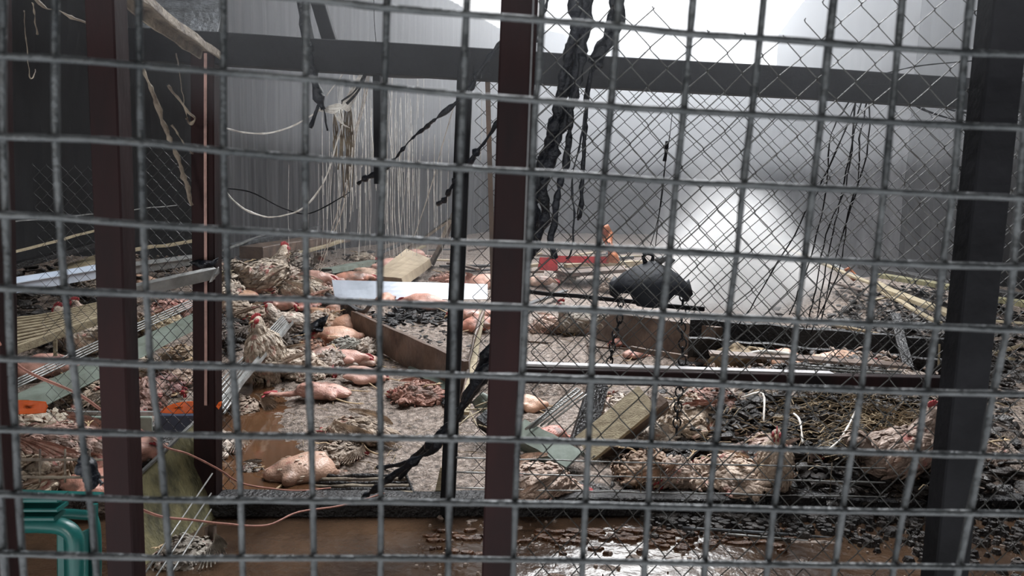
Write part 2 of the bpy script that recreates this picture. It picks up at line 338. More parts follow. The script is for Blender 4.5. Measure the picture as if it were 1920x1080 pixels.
# ------------------------------------------------------------------ welded steel grid close to the camera
GR = lambda px, py: W(px, py, .478, .03, -.085)
VB = [
 [(-45,-60),(-40,300),(-20,700),(8,1160)],
 [(-2,-60),(-2,200),(4,420),(15,700),(22,800),(30,960),(44,1160)],
 [(97,-60),(97,100),(98,250),(102,360),(115,540),(132,690),(150,830),(166,970),(184,1160)],
 [(254,-60),(256,100),(259,250),(262,360),(267,500),(279,700),(292,800),(304,930),(322,1160)],
 [(415,-60),(415,100),(415,280),(418,380),(425,560),(434,700),(443,830),(448,940),(454,1160)],
 [(572,-60),(571,100),(570,250),(570,400),(572,540),(576,700),(581,820),(584,940),(588,1160)],
 [(726,-60),(721,100),(717,300),(712,450),(710,600),(711,750),(713,900),(711,1160)],
 [(878,-60),(871,80),(867,200),(861,330),(857,450),(851,580),(849,700),(846,820),(842,940),(838,1160)],
 [(1020,-60),(1011,130),(1004,200),(995,400),(985,600),(979,720),(971,830),(966,960),(960,1160)],
 [(1166,-60),(1154,110),(1142,250),(1129,390),(1118,540),(1111,670),(1106,800),(1099,940),(1088,1160)],
 [(1307,-60),(1293,100),(1284,210),(1267,370),(1258,470),(1243,600),(1231,720),(1221,850),(1217,950),(1204,1160)],
 [(1441,-60),(1423,120),(1411,225),(1396,350),(1384,480),(1368,600),(1357,730),(1343,850),(1331,960),(1317,1160)],
 [(1574,-60),(1555,110),(1543,230),(1527,360),(1512,490),(1497,610),(1484,730),(1469,850),(1453,970),(1431,1160)],
 [(1702,-60),(1688,95),(1673,250),(1661,370),(1646,500),(1634,610),(1619,730),(1601,850),(1584,960),(1557,1160)],
 [(1833,-60),(1815,100),(1804,230),(1791,370),(1775,480),(1761,610),(1742,730),(1724,850),(1700,955),(1665,1160)],
 [(1962,-60),(1938,120),(1924,280),(1915,400),(1903,540),(1890,640),(1868,740),(1848,850),(1825,960),(1785,1160)]]
HB = [
 [(-60,-78),(250,-40),(500,-8),(620,3),(720,15),(870,27),(1010,38),(1160,50),(1290,64),(1425,72),(1560,82),(1690,92),(1830,100),(1980,106)],
 [(-60,104),(100,110),(250,122),(415,136),(570,148),(720,163),(870,178),(1000,188),(1150,200),(1280,208),(1410,215),(1550,222),(1700,231),(1980,243)],
 [(-60,255),(100,259),(250,266),(415,283),(570,296),(710,305),(860,315),(1000,323),(1130,331),(1270,341),(1400,347),(1535,353),(1660,359),(1790,366),(1980,374)],
 [(-60,400),(100,407),(230,418),(415,430),(570,438),(710,446),(860,454),(1000,459),(1120,464),(1260,471),(1390,478),(1520,487),(1650,492),(1770,497),(1980,502)],
 [(-60,537),(120,545),(270,551),(415,557),(575,561),(708,567),(850,572),(980,576),(1110,581),(1240,588),(1370,595),(1500,601),(1640,607),(1760,612),(1980,622)],
 [(-60,670),(130,676),(280,683),(430,686),(575,692),(710,697),(850,702),(980,706),(1110,711),(1230,714),(1360,720),(1490,726),(1620,731),(1740,735),(1980,739)],
 [(-60,802),(150,809),(290,813),(440,816),(580,817),(712,820),(845,822),(970,824),(1100,828),(1220,832),(1345,837),(1475,841),(1600,846),(1720,850),(1980,857)],
 [(-60,922),(160,932),(304,936),(448,937),(585,938),(712,939),(842,941),(965,943),(1099,945),(1215,948),(1330,951),(1455,954),(1585,957),(1700,959),(1980,963)],
 [(-60,1034),(175,1041),(315,1045),(452,1045),(586,1045),(712,1045),(840,1046),(960,1048),(1092,1050),(1208,1053),(1322,1055),(1440,1057),(1565,1059),(1680,1060),(1980,1064)],
 [(-60,1130),(500,1142),(1000,1150),(1500,1158),(1980,1165)]]
gr = empty('welded_wire_grid', GR(960, 1100), 'grey galvanised welded wire grid closest to the viewer, large squares', 'grid')
gr_loc = gr.location.copy()
def child(o, par):                                                   # keep world place under an Empty
    return o
for k, P in enumerate(VB): cable('vertical_wire', [GR(*p)+Vector((0, .0035, 0)) for p in P], .0023, 'grid_zinc' if 'grid_zinc' in MAT else mat('grid_zinc', (.085, .09, .092), (.028, .032, .034), 14, .42, .4, metal=.35, bscale=60), gr, n=4, lump=.12, sides=8)
for k, P in enumerate(HB): cable('horizontal_wire', [GR(*p)-Vector((0, .001, 0)) for p in P], .0023, 'grid_zinc', gr, n=4, lump=.12, sides=8)
# ------------------------------------------------------------------ posts and rails
def post(name, a, b, wpx, m, f, parent, dep, n=6):
    p0, p1 = f(*a), f(*b); wd = wpx/F*((p0-EYE).length*.5+(p1-EYE).length*.5)*.98
    return beam(name, p0, p1, wd, dep, m, parent, up=Vector((0, 1, 0)), seg=n, warp=.002)
# near posts, plane A
o = post('steel_post', (197, -60), (247, 1330), 42, 'red_steel', A, None, .05); tag(o, 'dark red steel post between the two pale wires, nearest post at the dark end', 'post')
o['label'] = 'slim dark red steel post beside a grey angle, standing before the slatted tray'
o = post('steel_post', (977, -60), (925, 1330), 58, 'red_steel', A, None, .06); tag(o, 'wide dark steel post in the middle with a charred cable bundle hanging on it', 'post')
beam('weld_seam', A(1002, -60)+Vector((0, -.032, 0)), A(950, 1330)+Vector((0, -.032, 0)), .004, .004, 'grey_steel', o)
o = post('steel_post', (1888, -60), (1745, 1330), 52, 'dark_steel', A, None, .055); tag(o, 'almost black steel post in deep shade beyond the lath pile side', 'post')
o = post('steel_post', (-12, -60), (14, 1330), 24, 'red_steel', A, None, .05); tag(o, 'red brown steel post cut by the picture edge beside the teal crate', 'post')
o = beam('angle_upright', W(212, -60, 1.62), W(229, 492, 1.62), .026, .02, 'grey_steel', None, up=Vector((0, 1, 0)), seg=8, warp=.002); tag(o, 'grey galvanised angle upright hanging just behind the slim red post', 'upright')
# far frame, plane B
fr = empty('cage_gateway', B(860, 985), 'charred steel cage frame with top beam, waist rail and low sill', 'gateway')
cpost = post('post', (386, 92), (391, 985), 38, 'red_steel', B, fr, .08)
post('edge_strip', (385, 100), (386, 760), 5, 'pink_strip' if 'pink_strip' in MAT else mat('pink_strip', (.42, .24, .20), (.2, .12, .1), 12, .6, .2), lambda x, y: B(x, y, -.05), cpost, .004)
post('post', (873, 126), (838, 985), 27, 'dark_steel', lambda x, y: B(x, y, -.02), fr, .06)
post('post', (707, 92), (709, 345), 13, 'dark_steel', lambda x, y: B(x, y, .05), fr, .04)
tbeam = beam('top_beam', B(225, 82), B(2100, 193), .125, .06, 'dark_steel', fr, up=Vector((0, 1, 0)), seg=16, warp=.004)
panel('torn_plate', [B(1610, 158, -.04), B(1680, 160, -.04), B(1655, 146, -.04), B(1625, 146, -.04)], .006, 'dark_steel', tbeam, nx=4, ny=3)
cable('conduit', [B(425, 108, .08), B(520, 112, .08), B(600, 128, .08), B(700, 138, .08), B(790, 142, .08), B(870, 134, .08)], .012, 'grey_steel', tbeam, n=6)
wrail = beam('waist_rail', B(965, 702), B(1830, 720), .064, .06, 'red_steel', fr, up=Vector((0, 1, 0)), seg=10, warp=.003)
beam('rail_lip', B(975, 682, .03), B(1560, 700, .03), .012, .05, 'white_strip' if 'white_strip' in MAT else mat('white_strip', (.60, .58, .58), (.4, .38, .38), 10, .45, .2), wrail, up=Vector((0, 1, 0)), seg=8, warp=.002)
sl0, sl1 = B(250, 968), B(2150, 985)
beam('sill', Vector((sl0.x, sl0.y, .025)), Vector((sl1.x, sl1.y, .025)), .10, .085, 'char_wood', fr, seg=60, warp=.018)
post('rod', (914, 145), (925, 560), 9, 'brown_wood', lambda x, y: B(x, y, .05), fr, .012)
o = beam('roof_strut', B(556, -50, .4), B(590, 130, .1), .03, .05, 'dark_steel', None, seg=4, warp=.004); tag(o, 'thin black strut joining the beam beside the knotted cable loop', 'strut')
o = beam('roof_strut', B(583, -40, .12), B(625, 92, .03), .055, .05, 'dark_steel', None, seg=4, warp=.004, up=Vector((0, 1, 0))); tag(o, 'thicker black slanting strut meeting the top beam near its hook', 'strut')
o = channel('roof_channel', at(205, -40, 2.05), B(395, 96, -.1), .075, .03, 'rust_channel', up=Vector((0, -.5, -1)), seg=10, warp=.012); tag(o, 'rust streaked pale roof channel slanting down to the dark corner post', 'channel')
o = panel('roof_sheet', [B(240, -60, .7), B(440, -60, .7), B(400, 88, .2), B(260, 60, .2)], .01, 'zinc_dark', None, nx=12, ny=8, wav=.02); tag(o, 'buckled blue grey roof sheet behind the rust streaked channel', 'roof sheet')
# ------------------------------------------------------------------ chain link
def chain_link(name, label, f, x0, x1, cw, chh, top, bot, m, r, drift=0, skip=None, rowslope=0, group=None):
    o = empty(name, f((x0+x1)/2, 900), label, 'fence', group)
    k = 0; x = x0
    while x < x1:
        V = []; Fs = []; run = []; i = 0
        y = -70+(x-x0)*rowslope-(chh*3)
        def flush():
            if len(run) > 2: tube_data(run, r, 4, V, Fs)
            run.clear()
        while y < bot(x):
            sc_ = 1-.085*(y/1080)
            px = 960+(x-700+cw/2*((i+k) % 2))*1.0*(1+0)-260
            # columns follow the leaning posts
            px = 700+(px-700)*sc_+26
            py = y
            if y > top(x) and not (skip and skip(px, py)):
                s = 1 if (i+k) % 2 else -1
                q = f(px, py)
                wob = noise.noise(Vector((px*.01, py*.01, 3)))*cw*.10
                a, b = f(px+wob-s*cw*.03, py-chh*.05), f(px+wob-s*cw*.03, py+chh*.05)
                off = Vector((0, r*1.1*s, 0))
                run.append(a+off); run.append(f(px+wob, py)); run.append(b-off)
            else: flush()
            y += chh/2; i += 1
        flush()
        if V: mesh('link_wire', V, Fs, m, o, False)
        x += cw/2; k += 1
    return o
def ntop(x):
    if x < 1000: return -90
    P = [(1000, -60), (1080, 0), (1200, 18), (1290, 45), (1335, 60), (1385, 72), (1440, 50), (1480, 14), (1520, -20), (1600, -80), (3000, -90)]
    for (a, ya), (b, yb) in zip(P, P[1:]):
        if a <= x <= b: return ya+(yb-ya)*(x-a)/(b-a)
    return -90
chain_link('chain_link_fence', 'large mesh chain link netting stretched between the middle and shaded posts, torn along its top', lambda x, y: W(x, y, 1.47), 985, 2230, 71, 73, ntop, lambda x: 1160, 'mesh_wire', .00125, rowslope=.07)
chain_link('chain_link_fence', 'finer looking chain link netting hung below the top beam behind the first netting', lambda x, y: W(x, y, 3.2), 868, 2150, 33.5, 33, lambda x: 128+(x-860)*.062, lambda x: 690+(x-900)*.035 if x > 960 else 930, 'mesh_wire_far', .0016, rowslope=.065)
chain_link('chain_link_fence', 'dark chain link remnant between the slim red post and the corner post', lambda x, y: W(x, y, 3.16), 236, 388, 24, 26, lambda x: 260, lambda x: 1010, 'char_wood', .0014, rowslope=.05)
chain_link('chain_link_fence', 'sooty chain link remnant across the slatted tray and pale trough', lambda x, y: W(x, y, 3.16), 20, 200, 26, 27, lambda x: 300, lambda x: 800, 'char_wood', .0009, rowslope=.05)
# ------------------------------------------------------------------ hanging cables and cords
def pc_(P, d0, d1=None):
    n = len(P); d1 = d0 if d1 is None else d1
    return [at(x, y, d0+(d1-d0)*i/(n-1)) for i, (x, y) in enumerate(P)]
def cab(label, strands, m, cat='cable', name='burnt_cable', n=6, lump=.5, sides=7, jit=0, group=None, parts=()):
    """strands: (points, d0, d1, radius); the first is the thing, further ones are parts of it"""
    if len(strands) == 1:
        P, d0, d1, r = strands[0]; o = cable(name, pc_(P, d0, d1), r, m, n=n, lump=lump, sides=sides, jit=jit); return tag(o, label, cat, group)
    o = empty(name, pc_(strands[0][0], strands[0][1])[0], label, cat, group)
    for i, (P, d0, d1, r) in enumerate(strands): cable('strand', pc_(P, d0, d1), r, m, o, n=n, lump=lump, sides=sides, jit=jit, sd=i*3)
    return o
cab('thick bundle of charred cables sagging from the roof hole across the middle post', [
 ([(1092,-60),(1090,30),(1074,90),(1062,160),(1044,230),(1030,285),(1016,330),(1000,390),(1003,440),(985,500),(962,560),(948,625),(915,690),(878,745),(840,800),(800,840)], 1.9, 3.0, .019),
 ([(1100,-60),(1102,40),(1085,120),(1072,190),(1052,250),(1034,300),(1020,345),(1022,400),(1012,440),(992,480),(975,540),(955,610),(925,670),(885,730),(850,790),(815,840),(770,870),(720,905),(680,935)], 1.92, 3.05, .014),
 ([(1078,-60),(1078,40),(1064,110),(1050,180),(1036,250),(1018,300),(1008,350),(994,410),(975,470),(970,540),(938,620),(900,690),(872,750)], 1.88, 2.9, .016)], 'char_plastic', lump=.55, jit=.006)
cab('pair of charred cables trailing down to the wire rack on the wet floor', [
 ([(880,735),(845,790),(805,830),(760,868),(700,880),(640,905)], 3.2, 3.75, .012), ([(870,760),(830,815),(795,850),(750,895),(715,925),(650,950)], 3.2, 3.6, .012)], 'char_plastic', lump=.6, jit=.008)
cab('charred cable splitting below the torn netting edge, ragged at its top', [
 ([(1162,-60),(1155,20),(1135,75),(1118,115),(1105,150),(1100,200),(1096,260),(1092,330),(1090,390),(1084,412)], 1.95, 2.3, .006),
 ([(1168,-50),(1160,30),(1142,80),(1125,110),(1110,135)], 1.95, 2.0, .015), ([(1152,-50),(1146,30),(1128,90),(1106,118)], 1.95, 2.0, .012),
 ([(1108,130),(1100,190),(1088,270),(1074,330),(1076,400),(1072,470),(1062,485)], 1.98, 2.3, .003)], 'char_plastic', lump=.5, jit=.004)
cab('lumpy charred cable hanging straight towards the red box', [([(1092,100),(1080,170),(1070,210),(1066,265),(1058,320),(1044,370),(1040,410),(1034,450),(1040,482)], 1.95, 2.3, .0085)], 'char_plastic', lump=.55, jit=.006)
cab('beaded charred cable slanting down past the thin black post', [([(1032,-40),(1022,20),(1005,45),(1000,80)], 1.9, 1.95, .009), ([(952,65),(905,125),(880,170),(852,196),(815,225),(800,238),(770,262),(742,296),(722,318),(690,332),(672,344)], 2.6, 3.4, .0085)], 'char_plastic', lump=.8, jit=.004)
cab('short charred cable slanting behind the middle post', [([(952,190),(928,240),(898,280),(878,310),(852,338),(838,368),(822,382)], 2.6, 3.2, .009)], 'char_plastic', lump=.75, jit=.005)
cab('black tarred hose hanging from the roof and knotted to white threads', [([(560,-40),(572,60),(582,120),(594,170),(606,205)], 2.9, 3.0, .019), ([(600,190),(590,215),(582,240)], 3, 3, .006), ([(606,200),(610,225),(614,245)], 3, 3, .004)], 'char_plastic', lump=.4, jit=.004)
cab('white cord drooping from the corner post to the tarred hose', [([(422,240),(455,248),(500,250),(545,238),(585,216),(602,204)], 3.2, 3.0, .0034)], 'white_cord', 'cord', 'cord', lump=.15)
cab('frayed white cord drooping in a deep loop from the corner post to the threads', [([(418,352),(440,378),(470,398),(510,407),(560,395),(590,368),(612,330),(628,280),(642,235)], 3.2, 3.3, .0042)], 'white_cord', 'cord', 'cord', lump=.4, jit=.002)
st_ = []
for k in range(9):
    st_.append(([(600+k*2, 208-k), (628+k, 212-2*k), (645+k*1.3, 190+k*2), (668+k*1.5, 150), (690+k*1.5, 118), (703+k, 96)], 3.05, 3.02, .0018+.0008*(k % 3)))
for k in range(5): st_.append(([(625+k*4, 205), (632+k*3, 222+k*3), (640+k*4, 232+k*2)], 3.05, 3.05, .002))
cab('tangle of pale and dark threads tied up to the top beam', st_, 'white_cord', 'threads', 'thread_tangle', lump=.3, jit=.004)
cab('two dark twisted straps sloping from the beam hook into the tangle', [([(708,92),(690,130),(672,170),(650,195)], 3.0, 3.0, .005), ([(700,100),(680,145),(664,172),(640,190)], 3.0, 3.0, .004)], 'char_wood', 'strap', 'strap', lump=.3)
cab('long white cord falling from the tangle to the hens below', [([(692,140),(684,190),(668,250),(655,330),(640,400),(618,455),(600,510)], 3.2, 5.2, .0034), ([(688,140),(678,200),(662,260),(650,335),(632,400),(612,460),(595,505)], 3.2, 5.2, .0026)], 'white_cord', 'cord', 'cord', lump=.2, jit=.002)
cab('thin taut white cord slanting behind the beaded cable', [([(852,196),(830,270),(808,350),(778,440),(766,470)], 3.4, 5.0, .0026)], 'white_cord', 'cord', 'cord', lump=.1)
cab('short white cord rising to the hose between beam and tangle', [([(672,82),(650,128),(612,180)], 3.2, 3.1, .0024)], 'white_cord', 'cord', 'cord', lump=.1)
cab('hair thin wire dropping from the roof to the beam hook', [([(700,-40),(702,40),(706,92)], 3.05, 3.05, .0014)], 'dark_steel', 'wire', 'wire', lump=0)
cab('dark sagging wire from the corner post up to the threads', [([(410,352),(470,360),(530,390),(580,400),(640,370),(655,360)], 3.3, 3.6, .003)], 'dark_steel', 'wire', 'wire', lump=.2)
# thin water and fibre strings in front of the far sheet wall
V = []; Fs = []
R_ = random.Random(4)
for k in range(150):
    x = R_.gauss(695, 60); t = R_.uniform(120, 330); l = R_.uniform(60, 230); d = R_.uniform(5.0, 7.5)
    P = [at(x, t, d), at(x+R_.uniform(-3, 3), t+l*.5, d), at(x+R_.uniform(-5, 4), min(t+l, 480), d)]; tube_data(P, R_.uniform(.0012, .0028), 3, V, Fs)
o = mesh('hanging_fibres', V, Fs, 'white_cord'); tag(o, 'curtain of fine pale fibres and drips hanging before the streaked sheet wall', 'fibres', kind='stuff')
V = []; Fs = []
for k in range(16):
    x = R_.uniform(625, 668); t = R_.uniform(185, 230); l = R_.uniform(40, 150)
    P = [at(x, t, 3.3)]+[at(x+R_.uniform(-5, 5), t+l*q, 3.3) for q in (.3, .6, 1)]; tube_data(catmull(P, 3), R_.uniform(.002, .004), 4, V, Fs)
o = mesh('ragged_threads', V, Fs, 'rust_channel'); tag(o, 'ragged brownish threads dangling under the tangle', 'threads', kind='stuff')
# left ropes
for lab, P, r in (('frayed yellowish rope dangling behind the slim red post, upper of two', [(262,118),(285,170),(300,215),(318,260),(335,300),(350,345),(360,385)], .007),
                  ('thin rope with a bright bent tip hanging near the corner post', [(315,160),(335,185),(352,208),(364,222),(358,232),(350,222)], .004),
                  ('thin rope slanting off the frayed rope to a brass coloured end', [(322,235),(336,258),(350,275),(362,288)], .004),
                  ('loose dark thread looping beside the frayed rope', [(330,100),(338,150),(346,205),(352,222)], .0016),
                  ('long loop of slack thread below the sloping roof edge', [(45,20),(47,60),(50,100),(55,140),(60,148),(66,130)], .0016),
                  ('knotted thread stub below the sloping roof edge', [(60,5),(66,30),(70,64)], .003)):
    cab(lab, [(P, 2.75, 2.9, r)], 'rust_channel', 'rope', 'rope', lump=.7, jit=.006)
cab('pale wet cable following the sloping roof edge', [([(40,-40),(80,12),(120,25),(170,48),(205,55)], 2.6, 2.8, .006)], 'rust_channel', 'cable', 'roof_edge_cable', lump=.7, jit=.01)
# right side wires
Rw = [([(1612,176),(1560,300),(1500,420),(1430,540),(1360,650)], 'dark wire slanting far down towards the hanging shade'), ([(1618,176),(1595,280),(1570,400),(1548,500),(1530,610)], 'dark wire dropping straight from the beam, left of the bundle'),
      ([(1628,178),(1612,260),(1606,350),(1570,470),(1540,600)], 'dark doubled wire with a kink halfway'), ([(1600,178),(1560,250),(1545,380),(1515,500),(1480,590)], 'fine dark wire curving beside the doubled wire'),
      ([(1632,178),(1625,290),(1590,400),(1575,500),(1520,625)], 'dark wire furthest toward the shaded post'), ([(1605,178),(1590,330),(1550,440),(1525,560),(1512,615)], 'fine wire crossing the others near the steam'),
      ([(1100,160),(1096,300),(1084,400),(1085,412)], 'thin rusty wire ending in a bright ring')]
for P, lab in Rw: cab(lab, [(P, 3.3, 4.2, .0035)], 'dark_steel', 'wire', 'hanging_wire', lump=.3, jit=.008)
cab('slack bundle of wires sagging beneath the beam to the shaded post', [([(1684,180),(1730,205),(1790,224),(1850,228),(1930,225)], 3.3, 3.4, .004), ([(1690,180),(1750,195),(1800,210),(1860,212),(1930,208)], 3.3, 3.4, .004), ([(1700,182),(1760,200),(1830,202),(1930,200)], 3.3, 3.4, .003), ([(1650,140),(1720,124),(1800,116),(1860,112)], 3.2, 3.3, .003)], 'dark_steel', 'wires', 'wire_bundle', lump=.3)
cab('single wire with a thick dark tag hanging over the black shade', [([(1262,200),(1255,260),(1248,300),(1236,400),(1228,470)], 3.3, 3.35, .002), ([(1251,265),(1249,285),(1246,302)], 3.3, 3.3, .008)], 'dark_steel', 'wire', 'tagged_wire', lump=.2)
# pink cords at the left
cab('pinkish cord crossing the slim red post high above the teal crate', [([(-20,620),(40,690),(145,738),(200,775),(262,805),(310,838),(355,852),(410,880),(450,905),(500,915),(560,920),(620,915)], 1.3, 3.4, .0032)], 'pink_cord', 'cord', 'cord', lump=.1)
cab('pinkish cord sagging low from the black clip to the sill', [([(188,905),(240,942),(300,968),(360,975),(420,982),(500,985),(560,960),(640,948),(720,925)], 1.5, 3.0, .0034)], 'pink_cord', 'cord', 'cord', lump=.1)
for lab, a, b in (('longest thin grey rod leaning across the olive board', (398, 888), (268, 1080)), ('middle thin grey rod leaning over the olive board', (396, 925), (290, 1085)), ('shortest thin grey rod nearest the corner post foot', (396, 955), (318, 1080))):
    o = cable('rod', [at(*a, 3.0), at(*b, 2.3)], .0032, 'zinc', n=2); tag(o, lab, 'rod')
cab('lumpy black plastic clip with grey straps on the pale wire grid', [([(150,870),(165,880),(172,900),(168,915)], 1.45, 1.45, .012), ([(158,885),(180,895),(192,908)], 1.45, 1.45, .010), ([(150,868),(160,858),(166,872)], 1.43, 1.45, .007)], 'char_plastic', 'clip', 'melted_clip', lump=.6)
# ------------------------------------------------------------------ hens
def blob(parts, voxel, sm=.8, lump=.006, seed=0):
    bm = bmesh.new()
    for c, r, rot in parts:
        M_ = Matrix.Translation(c) @ (Matrix.Rotation(math.radians(rot[2]), 4, 'Z') @ Matrix.Rotation(math.radians(rot[1]), 4, 'Y') @ Matrix.Rotation(math.radians(rot[0]), 4, 'X')) @ Matrix.Diagonal((*r, 1))
        bmesh.ops.create_icosphere(bm, subdivisions=3, radius=1, matrix=M_)
    me = bpy.data.meshes.new('tmp'); bm.to_mesh(me); bm.free()
    o = bpy.data.objects.new('tmp', me); COL.objects.link(o)
    md = o.modifiers.new('r', 'REMESH'); md.mode = 'VOXEL'; md.voxel_size = voxel
    s = o.modifiers.new('s', 'SMOOTH'); s.factor = sm; s.iterations = 3
    dg = bpy.context.evaluated_depsgraph_get(); out = bpy.data.meshes.new_from_object(o.evaluated_get(dg))
    bpy.data.objects.remove(o); bpy.data.meshes.remove(me)
    N_ = [v.normal.copy() for v in out.vertices]
    for v, n in zip(out.vertices, N_):
        q = Vector(v.co)+Vector((seed, 0, 0)); v.co += n*(noise.noise(q*18)*lump+noise.noise(q*45)*lump*.6)
    out.materials.clear(); out.polygons.foreach_set('use_smooth', [True]*len(out.polygons)); return out
def feathers(me, n, L, Wd, back, seed, keep=lambda c: True, lift=.25):
    R = random.Random(seed); V = []; Fs = []; ps = [p for p in me.polygons if keep(p.center)]
    wts = [p.area for p in ps]
    for p in R.choices(ps, wts, k=n):
        c, nn = p.center.copy(), p.normal.copy(); d = back(c).normalized(); d = (d-nn*d.dot(nn))
        if d.length < .1: continue
        d.normalize(); s = d.cross(nn); k = R.uniform(.7, 1.3); a = R.uniform(-.5, .5); d = (d*math.cos(a)+s*math.sin(a)); s = d.cross(nn); lf = lift*R.uniform(.4, 1.6)
        l, wd = L*k, Wd*k; b = len(V)
        for t, ww, h in ((0, .35, .0), (.4, 1, .14), (.8, .85, .16), (1.05, .2, .08)):
            q = c+d*l*t+nn*(l*h*lf*3+.001); V += [q-s*wd/2*ww-nn*wd*.12*ww, q+nn*wd*.1, q+s*wd/2*ww-nn*wd*.12*ww]
        for i in range(3):
            o_ = b+i*3; Fs += [(o_, o_+1, o_+4, o_+3), (o_+1, o_+2, o_+5, o_+4)]
    m2 = bpy.data.meshes.new('feathers'); m2.from_pydata(V, [], Fs); return m2
def foot_mesh(pts, toes, r=.0055):
    V = []; Fs = []; tube_data(catmull([Vector(p) for p in pts], 3), r, 6, V, Fs); e = Vector(pts[-1])
    for t in toes: tube_data([e, e+Vector(t)*.55+Vector((0, 0, .004)), e+Vector(t)], [r*.8, r*.65, r*.3], 5, V, Fs)
    me = bpy.data.meshes.new('leg'); me.from_pydata([tuple(v) for v in V], [], Fs); me.polygons.foreach_set('use_smooth', [True]*len(Fs)); return me
def comb_mesh(c, d, up):
    """comb of five points, two wattles and face skin around the head centre c; d = beak direction"""
    c, d, up = Vector(c), Vector(d).normalized(), Vector(up).normalized(); s = d.cross(up).normalized(); bm = bmesh.new()
    def ell(p, r, ax):
        M_ = Matrix.Translation(p) @ Matrix((ax[0]*r[0], ax[1]*r[1], ax[2]*r[2])).transposed().to_4x4(); bmesh.ops.create_icosphere(bm, subdivisions=2, radius=1, matrix=M_)
    for i, t in enumerate((-.8, -.35, .1, .5, .85)):
        ell(c+d*(t*.03)+up*(.030-.006*abs(t)), (.009, .004, .018-.006*abs(t)), (d, s, (up-d*.3*t).normalized()))
    ell(c+up*.024, (.030, .0045, .010), (d, s, up))
    for q in (-1, 1):
        ell(c+d*.018-up*.030+s*.009*q, (.008, .005, .018), (d, s, up)); ell(c+d*.010+s*.018*q, (.020, .008, .017), (d, s, up))
    me = bpy.data.meshes.new('comb'); bm.to_mesh(me); bm.free(); me.polygons.foreach_set('use_smooth', [True]*len(me.polygons)); return me
def beak_mesh(c, d):
    c, d = Vector(c), Vector(d).normalized(); V = []; Fs = []; dn = Vector((0, 0, -1))
    tube_data([c+d*.022, c+d*.034, c+d*.044+dn*.004, c+d*.050+dn*.010], [.010, .008, .005, .0015], 7, V, Fs)
    me = bpy.data.meshes.new('beak'); me.from_pydata([tuple(v) for v in V], [], Fs); return me
def wing_mesh(side, spread=0):
    """folded or half spread wing: overlapping long quills"""
    V = []; Fs = []; R = random.Random(side+3)
    for k in range(11):
        t = k/10; root = Vector((.09-.11*t, side*(.095+.012*math.sin(t*3)), .165-.02*t))
        d = Vector((-1, side*(.05+spread*(1-t)*1.2), -.18-.25*t+R.uniform(-.08, .08))).normalized(); L = .13+.03*math.sin(t*3); s = Vector((0, side*.35, 1)).cross(d).normalized(); up = d.cross(s)
        b = len(V)
        for q, ww in ((0, .5), (.35, 1), (.8, .9), (1, .25)):
            p = root+d*L*q+Vector((0, side*(.004+.001*k), 0)); V += [p-up*.013*ww, p+Vector((0, side*.004, 0)), p+up*.013*ww]
        for i in range(3):
            o_ = b+i*3; Fs += [(o_, o_+1, o_+4, o_+3), (o_+1, o_+2, o_+5, o_+4)]
    me = bpy.data.meshes.new('wing'); me.from_pydata([tuple(v) for v in V], [], Fs); return me
Vv = Vector
BACK = lambda c: Vv((-1, 0, -.35))
PROTO = {}
def proto(key, parts, head, hd, up, legs, voxel=.010, feath=0, fL=.038, fW=.018, skin=False, wings=(), back=BACK, lift=.25, lump=.006):
    body = blob(parts, voxel, lump=lump if not skin else .003, seed=len(PROTO)*3); pieces = []
    m = 'skin' if skin else 'feathers'; body.materials.append(MAT[m]); 
    if feath: f = feathers(body, feath, fL, fW, back, len(PROTO), keep=lambda c: (c-Vv(head)).length > .035, lift=lift); f.materials.append(MAT['feathers']); pieces.append(('plumage', f))
    c = comb_mesh(head, hd, up); c.materials.append(MAT['comb']); pieces.append(('comb', c))
    b = beak_mesh(head, hd); b.materials.append(MAT['shank']); pieces.append(('beak', b))
    for pts, toes in legs: l = foot_mesh(pts, toes); l.materials.append(MAT['shank']); pieces.append(('leg', l))
    for sd, sp in wings: w_ = wing_mesh(sd, sp); w_.materials.append(MAT['feathers']); pieces.append(('wing', w_))
    PROTO[key] = (body, pieces)
T4 = [(.035, 0, 0), (.028, .022, 0), (.028, -.022, 0), (-.02, 0, 0)]
proto('sit', [((0, 0, .105), (.155, .095, .095), (0, -6, 0)), ((.085, 0, .12), (.085, .085, .085), (0, 0, 0)), ((-.15, 0, .15), (.085, .05, .035), (0, 28, 0)), ((.13, 0, .19), (.045, .042, .075), (0, 18, 0)), ((.155, 0, .26), (.033, .026, .03), (0, 0, 0))],
      (.16, 0, .262), (1, 0, -.15), (0, 0, 1), [([(.05, .05, .05), (.07, .05, .01)], T4), ([(.05, -.05, .05), (.07, -.05, .01)], T4)], feath=420, wings=((1, 0), (-1, 0)))
proto('stand', [((0, 0, .20), (.11, .095, .145), (0, 30, 0)), ((.03, 0, .16), (.095, .095, .10), (0, 0, 0)), ((-.10, 0, .13), (.06, .05, .09), (0, 40, 0)), ((.05, 0, .32), (.042, .042, .075), (0, 8, 0)), ((.06, 0, .385), (.033, .027, .03), (0, 0, 0)), ((.0, .05, .08), (.05, .035, .07), (0, 0, 0)), ((.0, -.05, .08), (.05, .035, .07), (0, 0, 0))],
      (.065, 0, .388), (1, 0, -.1), (0, 0, 1), [([(.01, .05, .06), (.0, .05, .012)], T4), ([(.01, -.05, .06), (.0, -.05, .012)], T4)], feath=460, wings=((1, 0),), back=lambda c: Vv((-.3, 0, -1)))
